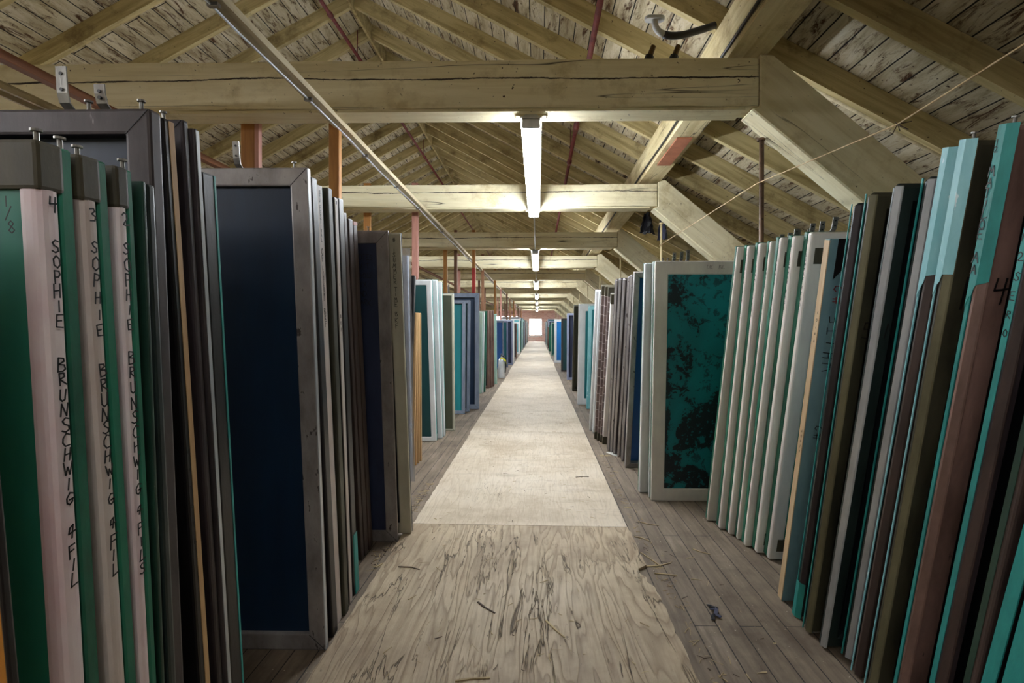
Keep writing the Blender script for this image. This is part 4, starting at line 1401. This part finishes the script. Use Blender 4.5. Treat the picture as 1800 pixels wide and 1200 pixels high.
# string tied between the rods
o = empty('twine', (1.36, 1.2, EYE + 0.79), 'pale twine stretched along the right side between the rods', 'string')
pts = []
ctl = [(1.375, 0.4, EYE + 0.72), (1.375, 1.42, EYE + 0.80), (1.375, 1.93, EYE + 0.775), (1.3505, 3.095, EYE + 0.885), (1.356, 5.575, EYE + 0.91)]
loc0 = Vector((1.36, 1.2, EYE + 0.79))
bm = bmesh.new()
tube(bm, [Vector(p) - loc0 for p in ctl], 0.0032, 6)
mk('line', bm, m_string, o, smooth=True)
bm = bmesh.new()
rg = random.Random(4)
for q in range(9):
    p = Vector(ctl[2]) - loc0
    tube(bm, [p, p + Vector((rg.uniform(-0.03, 0.03), rg.uniform(-0.05, 0.05), rg.uniform(-0.06, 0.03)))], 0.0018, 4)
mk('frayed_knot', bm, m_strawd, o)
for y, z in ((3.095, EYE + 0.885), (5.575, EYE + 0.91)):
    bm = bmesh.new()
    tube(bm, [Vector((1.375 + 0.0215 * math.cos(a), y + 0.0215 * math.sin(a), z)) - loc0 for a in [q * 0.6 for q in range(12)]], 0.003, 5)
    mk('loop', bm, m_string, o)

# dark plastic scraps hung by the second rod
o = empty('plastic_scrap', (1.46, 6.22, roof_z(1.46)), 'dark plastic scrap hanging from the rafters by the second rod', 'plastic scrap')
for nm, mt, x0, z0, wd, ht, sd in (('black_sheet', m_cloth, -0.20, -0.30, 0.20, 0.26, 5), ('slate_sheet', m_clothb, 0.02, -0.34, 0.14, 0.30, 9)):
    bm = bmesh.new()
    bmesh.ops.create_grid(bm, x_segments=8, y_segments=8, size=0.5)
    rg = random.Random(sd)
    for v in bm.verts:
        a, c = v.co.x + 0.5, v.co.y + 0.5
        pinch = 0.35 + 0.65 * (1 - c)
        v.co = Vector((x0 + wd * (0.5 + (a - 0.5) * pinch) + rg.uniform(-0.008, 0.008), 0.04 * math.sin(a * 7) + rg.uniform(-0.01, 0.01), z0 - ht * (1 - c) + rg.uniform(-0.012, 0.012)))
    ob = mk(nm, bm, mt, o)
    md = ob.modifiers.new('solid', 'SOLIDIFY')
    md.thickness = 0.003
bm = bmesh.new()
for x in (-0.10, 0.09):
    tube(bm, [(x, 0, -0.33), (x * 0.3, 0.0, 0.08)], 0.003, 5)
mk('cord', bm, m_string, o)

# ------------------------------------------------------------------ fire extinguisher
p = at_floor(881.5, 664)
o = empty('fire_extinguisher', (p.x, p.y, 0), 'silver fire extinguisher with a yellow tag standing on the floor at left', 'fire extinguisher')
bm = bmesh.new()
prof = [(0.0, 0.0), (0.072, 0.0), (0.076, 0.012), (0.076, 0.36), (0.070, 0.40), (0.045, 0.435), (0.024, 0.45), (0.022, 0.47), (0.0, 0.47)]
n = 24
rows = [[bm.verts.new((r * math.cos(2 * math.pi * q / n), r * math.sin(2 * math.pi * q / n), z)) for q in range(n)] for r, z in prof[1:-1]]
for a, c in zip(rows, rows[1:]):
    for q in range(n):
        bm.faces.new((a[q], a[(q + 1) % n], c[(q + 1) % n], c[q]))
bm.faces.new(rows[0][::-1])
bm.faces.new(rows[-1])
mk('cylinder', bm, m_silver, o, smooth=True)
bm = bmesh.new()
box(bm, -0.02, 0.02, -0.02, 0.02, 0.47, 0.50)
bar(bm, (0, 0, 0.50), (0.0, -0.11, 0.545), 0.02, 0.008)
bar(bm, (0, 0, 0.485), (0.0, -0.10, 0.495), 0.02, 0.008)
mk('valve_handle', bm, m_steel, o)
bm = bmesh.new()
tube(bm, bz([(0.02, 0, 0.485), (0.13, -0.02, 0.48), (0.10, -0.04, 0.30), (0.085, -0.04, 0.12)], 12), 0.013, 8)
mk('hose', bm, m_black, o, smooth=True)
bm = bmesh.new()
cv = bz([(-0.02, -0.08, 0.44), (0.05, -0.085, 0.46), (0.10, -0.085, 0.40), (0.12, -0.085, 0.31)], 8)
for a, c in zip(cv, cv[1:]):
    bar(bm, a, c, 0.004, 0.036)
mk('yellow_tag', bm, m_yellow, o)

# ------------------------------------------------------------------ litter on the floor
def splinter(bm, x, y, z, ln, wd, a, tilt=0.0, rg=random):
    d = Vector((math.cos(a), math.sin(a), math.sin(tilt)))
    p = Vector((x, y, z))
    mid = p + d * ln * 0.5 + Vector((rg.uniform(-0.1, 0.1) * ln, rg.uniform(-0.1, 0.1) * ln, 0))
    bar(bm, p, mid, wd, wd * 0.4)
    bar(bm, mid, p + d * ln, wd * 0.7, wd * 0.35)


rg = random.Random(11)
bm = bmesh.new()
for q in range(760):
    dark = q >= 500
    y = 0.95 + 6.0 * rg.random() ** 2.2
    r = rg.random()
    if r < 0.52:
        y = min(y, 4.4)
        x, z = 0.535 + abs(rg.gauss(0, 0.045)), 0.002
        if rg.random() < 0.3 and y < 2.6:
            x += rg.random() * 0.3
    elif r < 0.70:
        x, z = -0.745 - abs(rg.gauss(0, 0.03)), 0.002
        y = 3.0 + rg.random() * 0.6 if rg.random() < 0.7 else 2.3 + rg.random() * 0.25
    else:
        x, z = rg.uniform(-0.64, 0.42), 0.0155
    ln = rg.uniform(0.006, 0.035) if dark else rg.uniform(0.008, 0.05)
    an = rg.uniform(0, 6.28)
    if z < 0.01 and abs(x + math.cos(an) * ln + 0.11) < 0.65:
        an = math.pi - an
    n0 = len(bm.faces)
    splinter(bm, x, y, z, ln, rg.uniform(0.0012, 0.004), an, rg=rg)
    bm.faces.ensure_lookup_table()
    for f in bm.faces[n0:]:
        f.material_index = 1 if dark else 0
o = tag(mk('wood_litter', bm, m_straw), 'pale straw, splinters and dark crumbs of wood strewn on the plywood and floor', 'litter')
o.data.materials.append(m_strawd)
o['kind'] = 'stuff'
big = [(1162, 990, 0.16, 2.0, 'long torn plywood sliver lying across the chewed right edge'), (1128, 990, 0.15, 0.25, 'flat torn sliver pointing right from the chewed plywood edge'), (1150, 1002, 0.10, -0.2, 'short torn sliver on the floor by the chewed plywood edge'),
       (1122, 912, 0.12, -0.5, 'pale splinter on the boards right of the first plywood joint'), (1115, 938, 0.09, -0.7, 'thin splinter near the right end of the plywood joint'), (700, 995, 0.11, -0.25, 'dark stick on the left part of the torn plywood sheet'),
       (960, 1090, 0.12, -1.0, 'pale sliver in the middle of the torn plywood sheet'), (840, 1057, 0.11, -0.8, 'dark stick left of the centre of the torn sheet'), (1012, 838, 0.10, 0.1, 'small stick on the smooth plywood sheet'),
       (800, 1196, 0.11, 0.15, 'pale sliver at the bottom edge of the photo'), (660, 992, 0.09, 0.9, 'pale splinter tuft on the boards left of the walkway'), (1218, 960, 0.09, -0.7, 'curved pale splinter on the right floorboards')]
for u, v, ln, a, lab in big:
    p = at_floor(u, v, 0.016)
    onply = -0.72 < p.x < 0.49
    bm = bmesh.new()
    splinter(bm, 0, 0, 0.0, ln, 0.007, a, rg=rg)
    o = mk('wood_splinter', bm, m_strawd if 'dark' in lab or 'small' in lab else m_straw)
    o.location = (p.x, p.y, 0.0155 if onply else 0.003)
    tag(o, lab, 'splinter', 'larger splinters on the floor')
# crumpled scrap of tape, and paper slips
p = at_floor(1253, 1078)
o = empty('crumpled_tape', (p.x, p.y, 0.001), 'crumpled scrap of black and white tape on the right floorboards', 'scrap')
for nm, mt, pts in (('black_strip', m_cloth, [(0, 0.055, 0.004), (0.004, 0.03, 0.010), (0.018, 0.012, 0.016), (0.012, -0.012, 0.006), (-0.012, -0.03, 0.006), (-0.016, -0.05, 0.004)]),
                    ('pale_strip', m_clothb, [(0.0, 0.022, 0.006), (0.014, 0.0, 0.018), (0.004, -0.020, 0.008), (0.02, -0.034, 0.005)])):
    bm = bmesh.new()
    for a, c in zip(pts, pts[1:]):
        bar(bm, a, c, 0.014, 0.003)
    mk(nm, bm, mt, o)
for u, v, wd, ln, a, lab in ((1080, 798, 0.07, 0.16, 0.5, 'pale slip of paper under the grey frames on the right'), (1125, 1145, 0.0, 0.0, 0, '')):
    if not lab:
        continue
    p = at_floor(u, v)
    bm = bmesh.new()
    bmesh.ops.create_grid(bm, x_segments=4, y_segments=4, size=0.5)
    for q in bm.verts:
        q.co = Vector((q.co.x * wd, q.co.y * ln, 0.001 + 0.002 * abs(math.sin(q.co.x * 5))))
    o = mk('paper_slip', bm, m_paper)
    md = o.modifiers.new('solid', 'SOLIDIFY')
    md.thickness = 0.0006
    o.location = (p.x, p.y, 0.0005)
    o.rotation_euler = (0, 0, a)
    tag(o, lab, 'paper')
